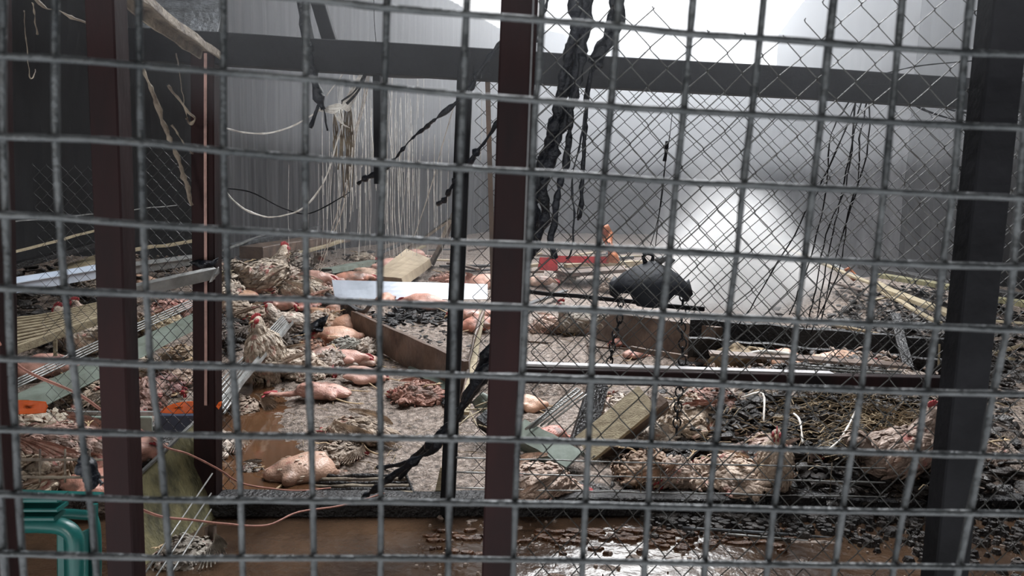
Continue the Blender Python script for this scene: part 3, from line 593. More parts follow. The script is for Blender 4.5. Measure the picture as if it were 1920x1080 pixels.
proto('side', [((0, 0, .068), (.135, .085, .068), (0, 0, 0)), ((.06, .0, .07), (.085, .08, .068), (0, 0, 0)), ((-.09, -.01, .06), (.07, .055, .045), (0, 0, 0)), ((.16, .02, .035), (.07, .024, .024), (0, 12, 10)), ((.225, .035, .026), (.045, .02, .02), (0, 0, 15)), ((.275, .05, .026), (.032, .024, .026), (0, 0, 20)),
       ((-.03, -.07, .06), (.055, .03, .04), (0, 0, 60)), ((-.07, .06, .06), (.06, .03, .038), (0, 0, -50)), ((.03, .03, .125), (.08, .035, .02), (0, 0, 20))],
      (.275, .05, .028), (1, .35, -.1), (0, -.9, .4), [([(-.06, -.10, .05), (-.12, -.16, .025), (-.17, -.17, .02)], [(-.04, 0, 0), (-.032, .02, 0), (-.032, -.02, 0)]), ([(-.10, .08, .05), (-.17, .09, .03), (-.22, .08, .02)], [(-.04, 0, 0), (-.032, .02, 0), (-.032, -.02, 0)])], skin=True, feath=60, fL=.02, fW=.008)
proto('side_feathered', [((0, 0, .075), (.145, .10, .075), (0, 0, 0)), ((.07, .0, .075), (.085, .085, .07), (0, 0, 0)), ((-.12, 0, .07), (.08, .05, .045), (0, 0, 0)), ((.15, -.03, .045), (.07, .035, .034), (0, 10, -20)), ((.21, -.06, .035), (.033, .026, .027), (0, 0, 0))],
      (.213, -.06, .035), (1, -.4, -.2), (.2, .9, .4), [([(-.05, .09, .05), (-.10, .14, .03), (-.15, .16, .02)], [(-.04, 0, 0), (-.03, .02, 0), (-.03, -.02, 0)])], feath=420, wings=((1, .5), (-1, .2)), lift=.45)
proto('heap', [((0, 0, .085), (.115, .105, .085), (0, 0, 0)), ((-.06, .06, .06), (.09, .06, .05), (0, 20, 40)), ((.08, -.05, .07), (.06, .05, .055), (0, 0, 0)), ((-.11, -.05, .06), (.06, .03, .04), (0, 0, 60)), ((.06, .08, .06), (.075, .03, .03), (0, 0, 50)), ((.13, -.07, .045), (.03, .025, .026), (0, 0, 0)), ((.02, 0, .14), (.05, .035, .04), (20, 0, 30))],
      (.135, -.07, .048), (1, -.5, .2), (0, .3, 1), [([(-.02, .03, .14), (-.05, .06, .18), (-.10, .07, .19)], [(-.035, 0, .01), (-.025, .02, .01), (-.025, -.02, .01)])], feath=380, lift=.7, back=lambda c: Vv((-.5, noise.noise(c*9)*3, -.4)), wings=((-1, .8),), lump=.012)
proto('plucked', [((0, 0, .085), (.13, .08, .078), (0, -8, 0)), ((.07, 0, .09), (.075, .078, .072), (0, 0, 0)), ((-.12, 0, .07), (.05, .035, .035), (0, 30, 0)), ((-.03, .07, .06), (.065, .035, .045), (0, 0, 25)), ((-.03, -.07, .06), (.065, .035, .045), (0, 0, -25)), ((.15, 0, .10), (.05, .028, .028), (0, 20, 0)), ((.19, .01, .075), (.03, .024, .026), (0, 0, 0)), ((.04, .09, .09), (.06, .02, .03), (0, 0, 15)), ((.04, -.09, .09), (.06, .02, .03), (0, 0, -15))],
      (.193, .01, .077), (1, .1, -.5), (0, .2, 1), [([(-.09, .08, .05), (-.14, .10, .03), (-.18, .11, .012)], [(-.04, 0, 0), (-.03, .02, 0), (-.03, -.02, 0)]), ([(-.09, -.08, .05), (-.15, -.09, .04), (-.19, -.10, .03)], [(-.04, 0, 0), (-.03, .02, 0), (-.03, -.02, 0)])], skin=True)
CREAM, WHITE, TAN, GREY, PINK, BROWN, DARK, BLUE = (1, .93, .8, 1), (1.15, 1.1, 1.05, 1), (.95, .72, .48, 1), (.55, .53, .5, 1), (1.1, .78, .72, 1), (.5, .34, .24, 1), (.22, .19, .17, 1), (.6, .68, .68, 1)
NH = [0]; RS = random.Random(3)
def hen(key, px, py, yaw, label, col=CREAM, s=1.0, z=None, roll=0, pitch=0, lift=0, group=None, mass=None):
    """px,py = where the middle of the body sits in the photograph; it rests on the litter, or z above"""
    half = .10*s; zz = .05
    for _ in range(6):
        p = G(px, py, zz+half) if (zz+half) < 1.2 else G(px, py, .2); g = gh(p.x, p.y) if z is None else z; zz = .5*zz+.5*g
    body, pieces = PROTO[key]
    o = bpy.data.objects.new('hen', body); COL.objects.link(o); o.location = (p.x, p.y, zz+lift-.012)
    o.rotation_euler = (math.radians(roll), math.radians(pitch), math.radians(yaw)); o.scale = (s*RS.uniform(.95, 1.12), s*RS.uniform(.95, 1.12), s*(RS.uniform(.68, .95) if key in ('heap', 'plucked', 'side') else 1)); col = tuple(.68*c_+.32*sum(col[:3])/3 for c_ in col[:3])+(1,); o.color = col
    tag(o, label, 'hen', group)
    for n_, me in pieces:
        c = bpy.data.objects.new(n_, me); COL.objects.link(c); c.parent = o; c.color = col
        if n_ == 'plumage': c['kind'] = 'stuff'
    NH[0] += 1; return o
# yaw: 0 looks to the right of the picture, 90 away, 180 left, 270 toward the viewer
H_ = [
 # centre left heap, front to back
 ('stand', 500, 688, 235, 'ruffled cream hen standing upright with a red comb beside the wire bundle', CREAM, 1.22),
 ('side_feathered', 548, 672, 20, 'pale hen slumped directly behind the upright cream hen', (1, .9, .78, 1), 1.22),
 ('side', 604, 712, 170, 'pink plucked hen on its side with one leg stretched down on bare litter', PINK, 1.16),
 ('heap', 452, 752, 120, 'bedraggled grey brown hen half in brown water below the metal strip', (.62, .5, .4, 1), 1.04),
 ('plucked', 640, 664, 10, 'bald pink orange carcass in front of the dark wet feathers', PINK, 0.98),
 ('plucked', 682, 690, 160, 'shiny bald carcass against the grey wire, right edge of the heap', (1.1, .85, .78, 1), 1.04),
 ('heap', 648, 640, 40, 'wet bluish dark carcass in the middle of the heap', BLUE, 0.92),
 ('side', 620, 645, 20, 'bare pale carcass lying behind the bald orange one', (1, .9, .85, 1), 0.98),
 ('heap', 690, 640, 240, 'frizzled whitish carcass next to the sunken litter board', WHITE, 0.92),
 ('plucked', 640, 618, 190, 'broad tan bald carcass beside the melted black rag', (1.1, .86, .66, 1), 1.28),
 ('sit', 547, 607, 200, 'white and red stained hen crouching at the top of the metal strips', WHITE, 1.10),
 ('heap', 590, 602, 300, 'tan skinned carcass with curled leg behind the crouching stained hen', TAN, 1.10),
 ('plucked', 655, 598, 30, 'orange tan bald carcass beneath the end of the white sheet', (1.1, .8, .55, 1), 1.22),
 ('side', 600, 575, 150, 'flat pale carcass with brownish wing under the pink heads', TAN, 1.10),
 ('side_feathered', 566, 536, 175, 'cream hen with a red head stretched out, neck toward the black bucket', CREAM, 1.40),
 ('sit', 496, 515, 60, 'large cream hen sitting right of the black bucket', (1, .92, .78, 1), 1.65),
 ('heap', 604, 545, 10, 'pink bare hen between the stretched hen and the white sheet', PINK, 1.16),
 ('plucked', 612, 518, 200, 'greyish pink carcass at the foot of the long white cord', (.95, .75, .7, 1), 1.16),
 ('heap', 560, 492, 100, 'dusty grey hen blurred in smoke behind the stretched hen', GREY, 1.46),
 ('heap', 440, 500, 240, 'pale carcass beyond the corner post and its black knob', CREAM, 1.34),
 ('heap', 430, 543, 330, 'whitish carcass crumpled against the corner post at waist height', (1, .95, .85, 1), 1.22),
 ('side', 455, 548, 40, 'small bare carcass with raised foot under the black bucket', TAN, 0.98),
 ('side_feathered', 470, 585, 10, 'dirty tan carcass pressed under wires near the corner post', (.75, .62, .5, 1), 1.10),
 ('heap', 430, 610, 60, 'dark soaked carcass beside the corner post above the metal strip', DARK, 1.16),
 ('heap', 580, 640, 110, 'rust coloured wet hen under the melted black rag', (.65, .3, .16, 1), 0.92),
 ('heap', 540, 632, 200, 'black soaked carcass behind the red combed upright hen', DARK, 1.04),
 # open litter
 ('side', 565, 862, 8, 'large plucked hen lying on its breast by the slotted rack', (.95, .78, .62, 1), 1.12),
 ('heap', 637, 832, 60, 'half feathered wet hen behind the large plucked hen', (.72, .62, .52, 1), .85),
 ('heap', 470, 882, 180, 'grey soaked hen head and neck at the brown water edge', GREY, .6),
 ('side_feathered', 672, 797, 170, 'speckled hen with a bald red back on open litter', (.85, .72, .58, 1), .95),
 ('heap', 782, 722, 190, 'mangled reddish brown carcass before the grey board', (.75, .36, .28, 1), 1.05),
 ('heap', 413, 818, 90, 'white feathered hen peeking out behind the corner post foot', WHITE, .9),
 # beyond the white sheet
 ('plucked', 655, 513, 20, 'orange pink carcass against the left end of the white sheet', (1.1, .62, .45, 1), 1.46),
 ('side', 692, 502, 160, 'pale bony carcass behind the white sheet near the wire bend', CREAM, 1.59),
 ('plucked', 730, 488, 45, 'pink carcass lodged against the tan fibreboard box', PINK, 1.59),
 ('side', 775, 470, 20, 'pink carcass with long curled neck on top of the fibreboard box', PINK, 1.46),
 ('plucked', 800, 557, 175, 'flesh pink bald carcass lying across the white sheet', (1.1, .7, .6, 1), 1.28),
 ('plucked', 722, 552, 90, 'small pink orange carcass touching the sheet beside the grey wire', (1.1, .7, .5, 1), 0.85),
 ('heap', 838, 518, 0, 'reddish carcass just left of the thin black post', (1, .5, .4, 1), 1.46),
 ('plucked', 908, 520, 10, 'peach coloured carcass between thin black post and middle post', (1.1, .8, .68, 1), 1.71),
 ('plucked', 885, 577, 200, 'glossy pink carcass just right of the thin black post', PINK, 1.22),
 ('plucked', 893, 600, 20, 'darker red carcass below the glossy pink one', (1, .5, .38, 1), 1.10),
 # beyond the middle post
 ('side_feathered', 1030, 603, 190, 'pinkish white hen lying left of the grey humped hen', (1.1, .88, .82, 1), 1.0),
 ('sit', 1086, 605, 200, 'grey and white humped hen sitting on the pale litter', (.75, .76, .72, 1), 1.1),
 ('plucked', 1165, 637, 200, 'small red headed carcass by the left hanging chain', (1, .5, .42, 1), .6),
 ('side', 1190, 655, 10, 'flattened pink carcass under the left hanging chain', PINK, .7),
 ('plucked', 1010, 520, 0, 'pale distant carcass under the red box', CREAM, 1.2),
 ('heap', 1060, 512, 90, 'whitish distant carcass below the red strip', WHITE, 1.2),
 ('heap', 1145, 530, 90, 'grey distant carcass left of the hanging black shade', (.8, .7, .64, 1), 1.2),
 ('plucked', 990, 747, 180, 'cream hen head end showing right beside the middle post below the rail', (1.1, .85, .62, 1), .8),
 ('heap', 1160, 752, 90, 'white carcass behind the black upright board below the rail', WHITE, .95),
 ('side', 1030, 803, 10, 'red and pink carcass on the grey green trough', (1.1, .5, .42, 1), .7),
 # right heap
 ('heap', 1300, 762, 60, 'cream hen with thick ruffled plumage behind the lower chain', (1.05, .92, .75, 1), 1.3),
 ('heap', 1250, 800, 200, 'matted white and grey hen at the left of the lower chain', (.85, .8, .72, 1), 1.0),
 ('plucked', 1345, 785, 30, 'orange skinned bird head beside the ruffled cream hen', (1, .62, .4, 1), .7),
 ('heap', 1340, 742, 330, 'brown red feathered hen under the waist rail', (.6, .28, .22, 1), 1.1),
 ('heap', 1215, 860, 20, 'tan soaked hen low beside the thin cage wires', (.85, .6, .42, 1), 1.0),
 ('heap', 1270, 872, 250, 'pinkish matted hen between cage wires and chain end', (.9, .72, .62, 1), .9),
 ('side_feathered', 1010, 892, 20, 'pale spotted hen lying behind the cage wires next to the middle post', (1, .8, .7, 1), 1.0),
 ('heap', 1372, 868, 150, 'cream backed hen with dark red underside behind the cage wires', (1, .82, .68, 1), 1.15),
 ('stand', 1450, 893, 250, 'ruffled tan hen facing the viewer behind the cage wires', (.95, .8, .66, 1), .8),
 ('side_feathered', 1445, 830, 10, 'pink white hen with a deep red head lying along the grid wire', (1.1, .85, .82, 1), .95),
 ('sit', 1680, 848, 15, 'dull pink brown hen perching with raised tail near the shaded post', (.62, .48, .42, 1), 1.25),
 ('heap', 1735, 818, 0, 'dark red hen head down between the shaded post and the perching hen', (.5, .2, .17, 1), .85),
 ('heap', 1830, 830, 180, 'dim brown carcass beyond the shaded post', (.4, .3, .25, 1), .9),
 ('side', 1570, 665, 10, 'orange cream carcass on the dark trough in the back', (1, .78, .55, 1), 1.0),
 ('plucked', 1480, 668, 90, 'tan carcass sunk in straw before the dark trough', (.9, .66, .45, 1), .9),
 # left bay
 ('sit', 155, 632, 165, 'white hen with red comb crouching under the slatted tray', CREAM, 1.29),
 ('sit', 192, 608, 190, 'hen with a bright pink head partly hidden by the slim red post', (.9, .7, .6, 1), 1.12),
 ('plucked', 100, 672, 180, 'bare pink carcass under the slatted tray, nearest its pale stick', PINK, 1.12),
 ('plucked', 60, 680, 20, 'dim reddish carcass in the dark beneath the slatted tray', (.8, .5, .42, 1), 1.12),
 ('heap', 175, 528, 100, 'cream carcass draped over the bluish trough beside the slim post', CREAM, 1.34),
 ('side', 262, 512, 160, 'pale carcass with feet over the trough right of the slim post', (1, .85, .66, 1), 1.23),
 ('heap', 330, 575, 20, 'pink and red carcass beneath the short metal channel', (1.1, .6, .55, 1), 1.34),
 ('heap', 300, 595, 200, 'cream yellow carcass behind the green grey trough', (1, .9, .6, 1), 1.12),
 ('heap', 345, 655, 90, 'tan fluffy carcass right of the green grey trough', (.95, .75, .52, 1), 1.12),
 ('heap', 315, 690, 240, 'brown and white speckled carcass under the green grey trough', (.8, .6, .48, 1), 1.12),
 ('heap', 262, 680, 120, 'cream breasted hen directly right of the slim red post', CREAM, 1.06),
 ('side_feathered', 275, 730, 300, 'dark red brown hen low beside the slim red post', (.5, .28, .24, 1), 1.12),
 ('heap', 300, 715, 20, 'purple red combed hen before the straw patch', (.6, .3, .32, 1), 0.90),
 ('heap', 170, 735, 60, 'pale tan carcass under the lower end of the green grey trough', (.7, .58, .44, 1), 1.12),
 ('heap', 60, 800, 20, 'greenish white hen directly below the orange plate', (.75, .74, .62, 1), 1.29),
 ('side_feathered', 85, 822, 190, 'hen with red stained breast in the middle of the corner heap', (.8, .5, .44, 1), 1.29),
 ('heap', 130, 840, 300, 'pinkish cream hen right in the corner heap', (.9, .72, .62, 1), 1.16),
 ('plucked', 182, 838, 30, 'raw pink carcass behind the slim red post near the black clip', PINK, 1.16),
 ('heap', 45, 862, 120, 'cream curly feathered hen low in the corner heap', (.9, .8, .62, 1), 1.22),
 ('heap', 100, 880, 10, 'brownish wet carcass behind the pale wire fence piece', (.8, .6, .45, 1), 1.29),
 ('plucked', 195, 882, 200, 'orange pink carcass just above the teal crate beside the post', (1, .6, .5, 1), 1.09),
 ('plucked', 268, 835, 100, 'small pink carcass in shadow between the slim post and olive board', PINK, 0.78),
 ('heap', 345, 1020, 90, 'soaked whitish feather clump at the foot of the grey rods', (.6, .6, .56, 1), 0.84),
 # more of the centre left heap
 ('plucked', 522, 560, 330, 'pink carcass filling the gap below the stretched cream hen', PINK, 1.1),
 ('heap', 505, 600, 60, 'dirty brown carcass between two curved wires in the heap', (.7, .52, .42, 1), 1.1),
 ('side', 640, 572, 175, 'long pale pink carcass beside the bent grey pipe', (1.1, .85, .75, 1), 1.15),
 ('plucked', 575, 562, 80, 'red streaked carcass just under the pink bare hen', (1, .55, .5, 1), 1.0),
 ('heap', 615, 592, 210, 'tan ragged carcass left of the orange tan one', (.95, .75, .55, 1), 1.1),
 ('heap', 622, 668, 310, 'grey white soaked carcass left of the shiny bald one', (.8, .75, .72, 1), .95),
 ('side', 676, 662, 190, 'thin pale carcass along the foot of the brown stained board', (1, .88, .8, 1), 1.0),
 ('plucked', 600, 655, 40, 'small pink carcass right of the rust coloured hen', PINK, .8),
 ('heap', 575, 690, 150, 'cream legs and wing heap in front of the slumped pale hen', (.95, .85, .74, 1), .75),
 ('heap', 655, 625, 330, 'blood stained carcass under the broad tan one', (.95, .5, .45, 1), .85),
 ('side_feathered', 440, 570, 330, 'matted cream carcass right beside the corner post', (.85, .75, .62, 1), 1.1),
 ('plucked', 480, 532, 200, 'pale orange carcass behind the melted bucket foot', (1.1, .8, .6, 1), 1.0),
 ('heap', 530, 505, 30, 'smoke blurred pale carcass right of the large sitting hen', (.9, .82, .76, 1), 1.3),
 ('plucked', 580, 515, 350, 'smoke blurred pinkish carcass near the foot of the white cord', (.95, .75, .7, 1), 1.3),
 ('heap', 640, 540, 120, 'white and red carcass touching the left end of the white strip', (1.1, .8, .75, 1), 1.0),
 ('heap', 700, 700, 60, 'scattered remains on the litter right of the shiny bald carcass', (.9, .75, .68, 1), .6),
 ('plucked', 745, 505, 100, 'peach carcass under the left edge of the fibreboard box', (1.1, .75, .6, 1), 1.2),
 ('heap', 680, 478, 40, 'distant cream carcass left of the fibreboard box', CREAM, 1.3),
 ('heap', 855, 520, 90, 'distant red brown carcass behind the thin black post', (.8, .4, .32, 1), 1.2),
]
for h_ in H_: hen(*h_)
# heads, feet and small remains nobody could pick apart
V = []; Fs = []; R_ = random.Random(11)
for k in range(1500):
    c, r, a = MOUNDS[R_.choice((0, 0, 1, 1, 2, 3, 3, 4, 5, 6, 7, 9, 10))]; x = c.x+R_.gauss(0, r*.5); y = c.y+R_.gauss(0, r*.5)
    if y < YF(x)+.15 or not inside(x, y): continue
    z = gh(x, y)+R_.uniform(0, .05); a_ = R_.uniform(0, 6.3); L = R_.uniform(.02, .07); d = Vector((math.cos(a_), math.sin(a_), R_.uniform(-.2, .5)))
    p = Vector((x, y, z)); tube_data([p, p+d*L*.5+Vector((0, 0, .01)), p+d*L], [R_.uniform(.002, .006), R_.uniform(.005, .014), .002], 4, V, Fs)
o = mesh('feather_litter', V, Fs, 'feed'); tag(o, 'loose feathers, feet and scraps strewn over the carcass heaps', 'feathers', kind='stuff')
V = []; Fs = []
for k in range(2600):
    y = R_.uniform(3.3, 9) if R_.random() < .8 else R_.uniform(9, 16); x = R_.uniform(-.75*y, .75*y); z = gh(x, y)+.006
    if z < .012 or not inside(x, y): continue
    a_ = R_.uniform(0, 6.3); L = R_.uniform(.02, .12); d = Vector((math.cos(a_), math.sin(a_), R_.uniform(-.03, .12))); p = Vector((x, y, z))
    tube_data([p, p+d*L*.5+Vector((0, 0, R_.uniform(0, .01))), p+d*L], R_.uniform(.0009, .0022), 3, V, Fs)
o = mesh('straw', V, Fs, 'straw'); tag(o, 'straw stalks scattered over the wet litter', 'straw', kind='stuff')
# ------------------------------------------------------------------ boards, troughs, sheets and other wreckage
def T(o, label, cat, group=None): return tag(o, label, cat, group)
def g3(px, py, h=0.0):                                              # point h above the litter seen at this pixel
    zz = .05
    for _ in range(8): p = G(px, py, zz+h); zz = .5*zz+.5*gh(p.x, p.y, False)
    return G(px, py, zz+h)
def lean(name, a, b, ha, hb, wd, ht, m, label, cat='plank', up=Vector((0, 0, 1)), seg=6, warp=.01, roll=0): # ha, hb: height of each end over the litter
    return T(beam(name, g3(*a, ha), g3(*b, hb), wd, ht, m, None, up=up, seg=seg, warp=warp, roll=roll), label, cat)
# raised litter bed with its boards
T(panel('bed_board', [g3(662, 628, 0), g3(874, 752, -.02), g3(874, 752, -.02)+Vector((0, 0, .27)), g3(662, 628, 0)+Vector((0, 0, .22))], .035, 'brown_wood', nx=14, ny=4, wav=.012), 'brown stained board standing on edge, holding back the grey litter', 'board')
T(panel('bed_board', [g3(640, 612, 0), g3(668, 630, 0), g3(668, 630, 0)+Vector((0, 0, .24)), g3(640, 612, 0)+Vector((0, 0, .26))], .03, 'char_wood', nx=8, ny=4, wav=.03), 'charred short board end with vertical grain beside the brown stained board', 'board')
T(panel('grey_board', [g3(765, 690, .02), g3(842, 742, .02), g3(842, 712, .05), g3(795, 668, .05)], .015, 'green_sheet', nx=8, ny=3, wav=.01), 'flat grey green board lying at the foot of the brown stained board', 'board')
# charred crust lumps on the bed
V = []; Fs = []; R_ = random.Random(5)
def lumps(cx, cy, n, sx, sy, r0, r1, V, Fs, z0=0):
    for k in range(n):
        p = g3(cx+R_.gauss(0, sx), cy+R_.gauss(0, sy), z0+R_.uniform(-.01, .03)); r = R_.uniform(r0, r1); b = len(V)
        if not inside(p.x, p.y): continue
        q = Matrix.Rotation(R_.uniform(0, 6), 3, 'Z') @ Matrix.Rotation(R_.uniform(-.9, .9), 3, 'X')
        pts = [Vector((math.cos(a)*R_.uniform(.5, 1.7), math.sin(a)*R_.uniform(.3, 1), 0)) for a in [i*math.pi/3 for i in range(6)]]
        for zz, kk in ((-.16, .8), (.04, 1), (.2, .5)):
            for t in pts: V.append(p+q @ Vector((t.x*kk, t.y*kk, zz))*r)
        for i in range(2):
            for j in range(6): Fs.append((b+i*6+j, b+i*6+(j+1) % 6, b+i*6+6+(j+1) % 6, b+i*6+6+j))
        Fs.append(tuple(b+12+j for j in range(6)))
lumps(790, 590, 200, 38, 8, .02, .07, V, Fs); lumps(740, 600, 50, 12, 6, .02, .06, V, Fs); lumps(800, 625, 60, 50, 14, .01, .03, V, Fs)
o = mesh('charred_crust', V, Fs, 'char_wood'); tag(o, 'black charred crust broken over the grey litter bed', 'ash', kind='stuff')
# white sheet, box, leaning profile
T(panel('metal_sheet', [g3(628, 561, .10), g3(914, 561, .10), g3(914, 533, .22), g3(622, 525, .25)], .012, 'white_sheet', nx=20, ny=4, wav=.012), 'long bluish white metal strip lying behind the thin black post', 'sheet')
bx = T(panel('fibreboard_box', [g3(700, 524, .12), g3(755, 530, .12), g3(808, 492, .22), g3(764, 472, .34)], .10, 'fibreboard', nx=4, ny=4, wav=.01), 'tan fibreboard box section lying tilted behind the white strip', 'box')
for k in range(4): beam('groove_strip', g3(722+k*14, 512-k*9, .14), g3(766+k*12, 506-k*8, .14), .006, .006, 'brown_wood', bx)
T(channel('leaning_profile', g3(806, 497, .02), at(856, 385, 8.6), .085, .05, 'zinc', up=Vector((.6, -1, 0)), warp=.02), 'pale metal profile leaning up against the thin black post', 'profile')
T(channel('leaning_profile', g3(745, 480, .02), at(846, 412, 8.4), .035, .02, 'zinc', up=Vector((.3, -1, .3)), warp=.01), 'narrow metal profile slanting beside the wider leaning one', 'profile')
T(channel('trough', g3(610, 505, .1), g3(700, 488, .1), .16, .05, 'green_sheet', open_up=False), 'grey green trough lying far back left of the fibreboard box', 'trough')
T(cable('broken_pipe', [g3(612, 552, .12), g3(645, 568, .16), g3(680, 584, .17), g3(694, 572, .12)], .022, 'grey_steel'), 'bent grey pipe at the near edge of the white strip', 'pipe')
# melted things around the centre left heap
def rag(name, P, d, m, label, cat, t=.02, n=12, depthj=.08):
    """thick crumpled sheet from an outline of pixels at axial distance d"""
    c = (sum(p[0] for p in P)/len(P), sum(p[1] for p in P)/len(P)); V = []; Fs = []; Q = []
    for i in range(len(P)):
        a, b = P[i], P[(i+1) % len(P)]
        for k in range(3): Q.append((a[0]+(b[0]-a[0])*k/3, a[1]+(b[1]-a[1])*k/3))
    rings = 5; M = len(Q)
    for side in (0, 1):
        for r in range(rings+1):
            for q in Q:
                f = 1-r/(rings+1); x = c[0]+(q[0]-c[0])*f; y = c[1]+(q[1]-c[1])*f
                dd = d+depthj*noise.noise(Vector((x*.05, y*.05, d)))+depthj*.5*noise.noise(Vector((x*.13, y*.13, d)))-depthj*.9*(1-f)+side*t; V.append(at(x, y, dd))
    S = M*(rings+1)
    for r in range(rings):
        for i in range(M):
            a, b = r*M+i, r*M+(i+1) % M; Fs.append((a, a+M, b+M, b)); Fs.append((S+a, S+b, S+b+M, S+a+M))
    Fs.append(tuple(rings*M+i for i in range(M))); Fs.append(tuple(S+rings*M+i for i in range(M))[::-1])
    for i in range(M): j = (i+1) % M; Fs.append((i, j, S+j, S+i))
    return T(mesh(name, V, Fs, m, smooth=True), label, cat)
rag('melted_bucket', [(450,505),(468,496),(474,500),(473,520),(478,535),(480,552),(468,545),(460,525)], 7.6, 'char_plastic', 'black melted bucket shard standing between the cream hens', 'bucket', .12)
rag('melted_rag', [(545,632),(566,622),(580,608),(600,596),(617,590),(612,603),(606,615),(612,622),(598,628),(585,622),(566,632)], 6.3, 'char_plastic', 'black melted plastic rag draped over carcasses in the centre left heap', 'rag', .03)
rag('charred_knob', [(354,492),(372,486),(398,489),(410,482),(409,494),(398,502),(388,506),(372,502)], 2.98, 'char_plastic', 'black melted knob stuck on the corner post above the short channel', 'knob', .05, depthj=.03)
rag('black_clump', [(476,562),(492,556),(508,560),(518,570),(512,580),(496,584),(480,576)], 7.0, 'char_plastic', 'black melted clump under the large cream hen', 'clump', .08)
rag('soot_lump', [(530,630),(560,626),(575,640),(566,652),(545,648),(530,642)], 6.1, 'char_plastic', 'black sooty lump tucked behind the red combed hen', 'clump', .08)
rag('beam_clamp', [(402,505),(410,500),(412,512),(404,520),(398,528),(392,530),(398,516)], 2.95, 'zinc', 'bent metal clamp hanging under the black knob', 'clamp', .01, depthj=.01)
# metal strips leaning out of the heap
ws = empty('wire_bundle', g3(418, 765, .1), 'bundle of long parallel metal strips slanting up from the corner post', 'wires')
for k in range(7): cable('strip', [g3(406+k*2.2, 722+k*9, .14+.02*k), g3(470+k*1.5, 655+k*5, .22), g3(530+k*2, 592+k*3, .22)], .0075, 'zinc', ws, n=4)
T(channel('metal_strip', g3(404, 775, .16), g3(545, 608, .22), .05, .02, 'zinc', up=Vector((-.4, -.6, 1)), warp=.004), 'flat shiny metal strip running beside the wire bundle with a dark lower end', 'strip')
# left bay
T(channel('trough', at(-60, 560, 5.0), at(232, 508, 6.6), .17, .075, 'white_sheet', open_up=True, up=Vector((0, -.25, 1))), 'bluish metal trough on the left running behind the slim red post', 'trough')
T(channel('trough', at(230, 512, 6.4), at(388, 490, 7.6), .15, .07, 'zinc', up=Vector((0, -.25, 1))), 'shiny metal trough between slim red post and corner post', 'trough')
T(beam('metal_channel', at(222, 552, 2.68), at(402, 512, 2.98), .05, .02, 'zinc', up=Vector((0, 1, .35)), seg=6, warp=.003), 'short grey metal channel reaching to the black knob on the corner post', 'channel')
T(beam('metal_rod_end', at(222, 560, 2.66), at(245, 549, 2.7), .014, .014, 'zinc'), 'small bright bar end sticking out by the slim red post', 'bar')
T(channel('trough', at(30, 752, 3.5), at(392, 582, 5.4), .15, .05, 'green_sheet', up=Vector((-.1, -.55, 1)), open_up=False, warp=.008), 'long pale green trough sloping up from the orange plate to the corner post', 'trough')
for k in range(4):
    o = cable('rail_wire', [at(28, 728-k*5, 3.6), at(205, 645-k*5, 4.4), at(392, 560-k*4, 5.5)], .005, 'zinc', n=4); T(o, ('lowest','second','third','topmost')[k]+' thin guide wire running along the pale green trough', 'wire')
tr = empty('slatted_tray', at(100, 620, 4.5), 'yellowish slatted floor tray curving down from the slim red post', 'tray')
tc_ = [at(-20, 660, 4.0), at(212, 588, 4.5), at(212, 562, 5.2), at(-20, 600, 4.9)]
for k in range(9):
    v = (k+.5)/9; a = tc_[0].lerp(tc_[3], v); b = tc_[1].lerp(tc_[2], v); m_ = a.lerp(b, .5)-Vector((0, 0, .02)); cable('slat', [a, a.lerp(b, .25)-Vector((0, 0, .012)), m_, a.lerp(b, .75)-Vector((0, 0, .006)), b], .011, 'pale_wood', tr, n=4, lump=.2)
for k in range(6):
    u = (k+.5)/6; cable('cross_bar', [tc_[0].lerp(tc_[1], u)-Vector((0, 0, .03)), tc_[3].lerp(tc_[2], u)-Vector((0, 0, .03))], .010, 'brown_wood', tr, n=3)
T(beam('tray_edge', at(-20, 668, 3.95), at(215, 590, 4.45), .03, .045, 'pale_wood', seg=8, warp=.02), 'cream painted front edge strip of the slatted tray', 'strip')
T(beam('stick', at(103, 612, 4.6), at(104, 668, 4.6), .02, .02, 'pale_wood'), 'short pale stick standing under the slatted tray', 'stick')
T(beam('plank', at(108, 512, 7.5), at(200, 478, 8.5), .26, .03, 'pale_wood', seg=6, warp=.01, up=Vector((0, -.9, .6))), 'yellow plywood strip tilted behind the bluish trough', 'plank')
for lab, a, b, wd, m in (('long pale lath slanting in the dark far left corner', (8, 478, 6.5), (192, 428, 8.5), .03, 'pale_wood'), ('thin pale pole above the slanting lath', (0, 418, 7), (192, 400, 9.0), .018, 'zinc'),
                         ('thin pole between slim red post and the long rope end', (232, 396, 8), (330, 384, 9), .014, 'zinc'), ('dark timber buried behind the bluish trough', (0, 505, 8), (195, 455, 10), .10, 'char_wood'),
                         ('grey pole lying far back under the drooping cord', (420, 470, 11), (505, 435, 14), .04, 'zinc'), ('brown board lying far back behind the dusty grey hen', (470, 475, 11), (640, 445, 15), .30, 'brown_wood'),
                         ('long tan lath far back above the sitting cream hen', (420, 515, 9), (640, 452, 13), .07, 'pale_wood'), ('grey metal rail far back left of the long cord', (430, 462, 12), (600, 425, 15), .10, 'zinc_dark'),
                         ('tan plank end over the bluish trough near the corner post', (235, 470, 9), (372, 450, 11), .06, 'pale_wood')):
    T(beam('pole' if wd < .06 else 'timber', at(a[0], a[1], a[2]*.82), at(b[0], b[1], b[2]*.82), wd, wd*.5, m, seg=6, warp=.02), lab, 'pole' if wd < .06 else 'timber')
def plate(name, P, d, m, label, cat, t=.01): return rag(name, P, d, m, label, cat, t, depthj=.005)
plate('orange_plate', [(18,752),(28,750),(60,751),(86,753),(90,762),(86,774),(60,776),(30,777),(20,772)], 3.3, 'orange_plastic', 'bright orange plastic plate at the dark picture edge above the corner heap', 'plate')
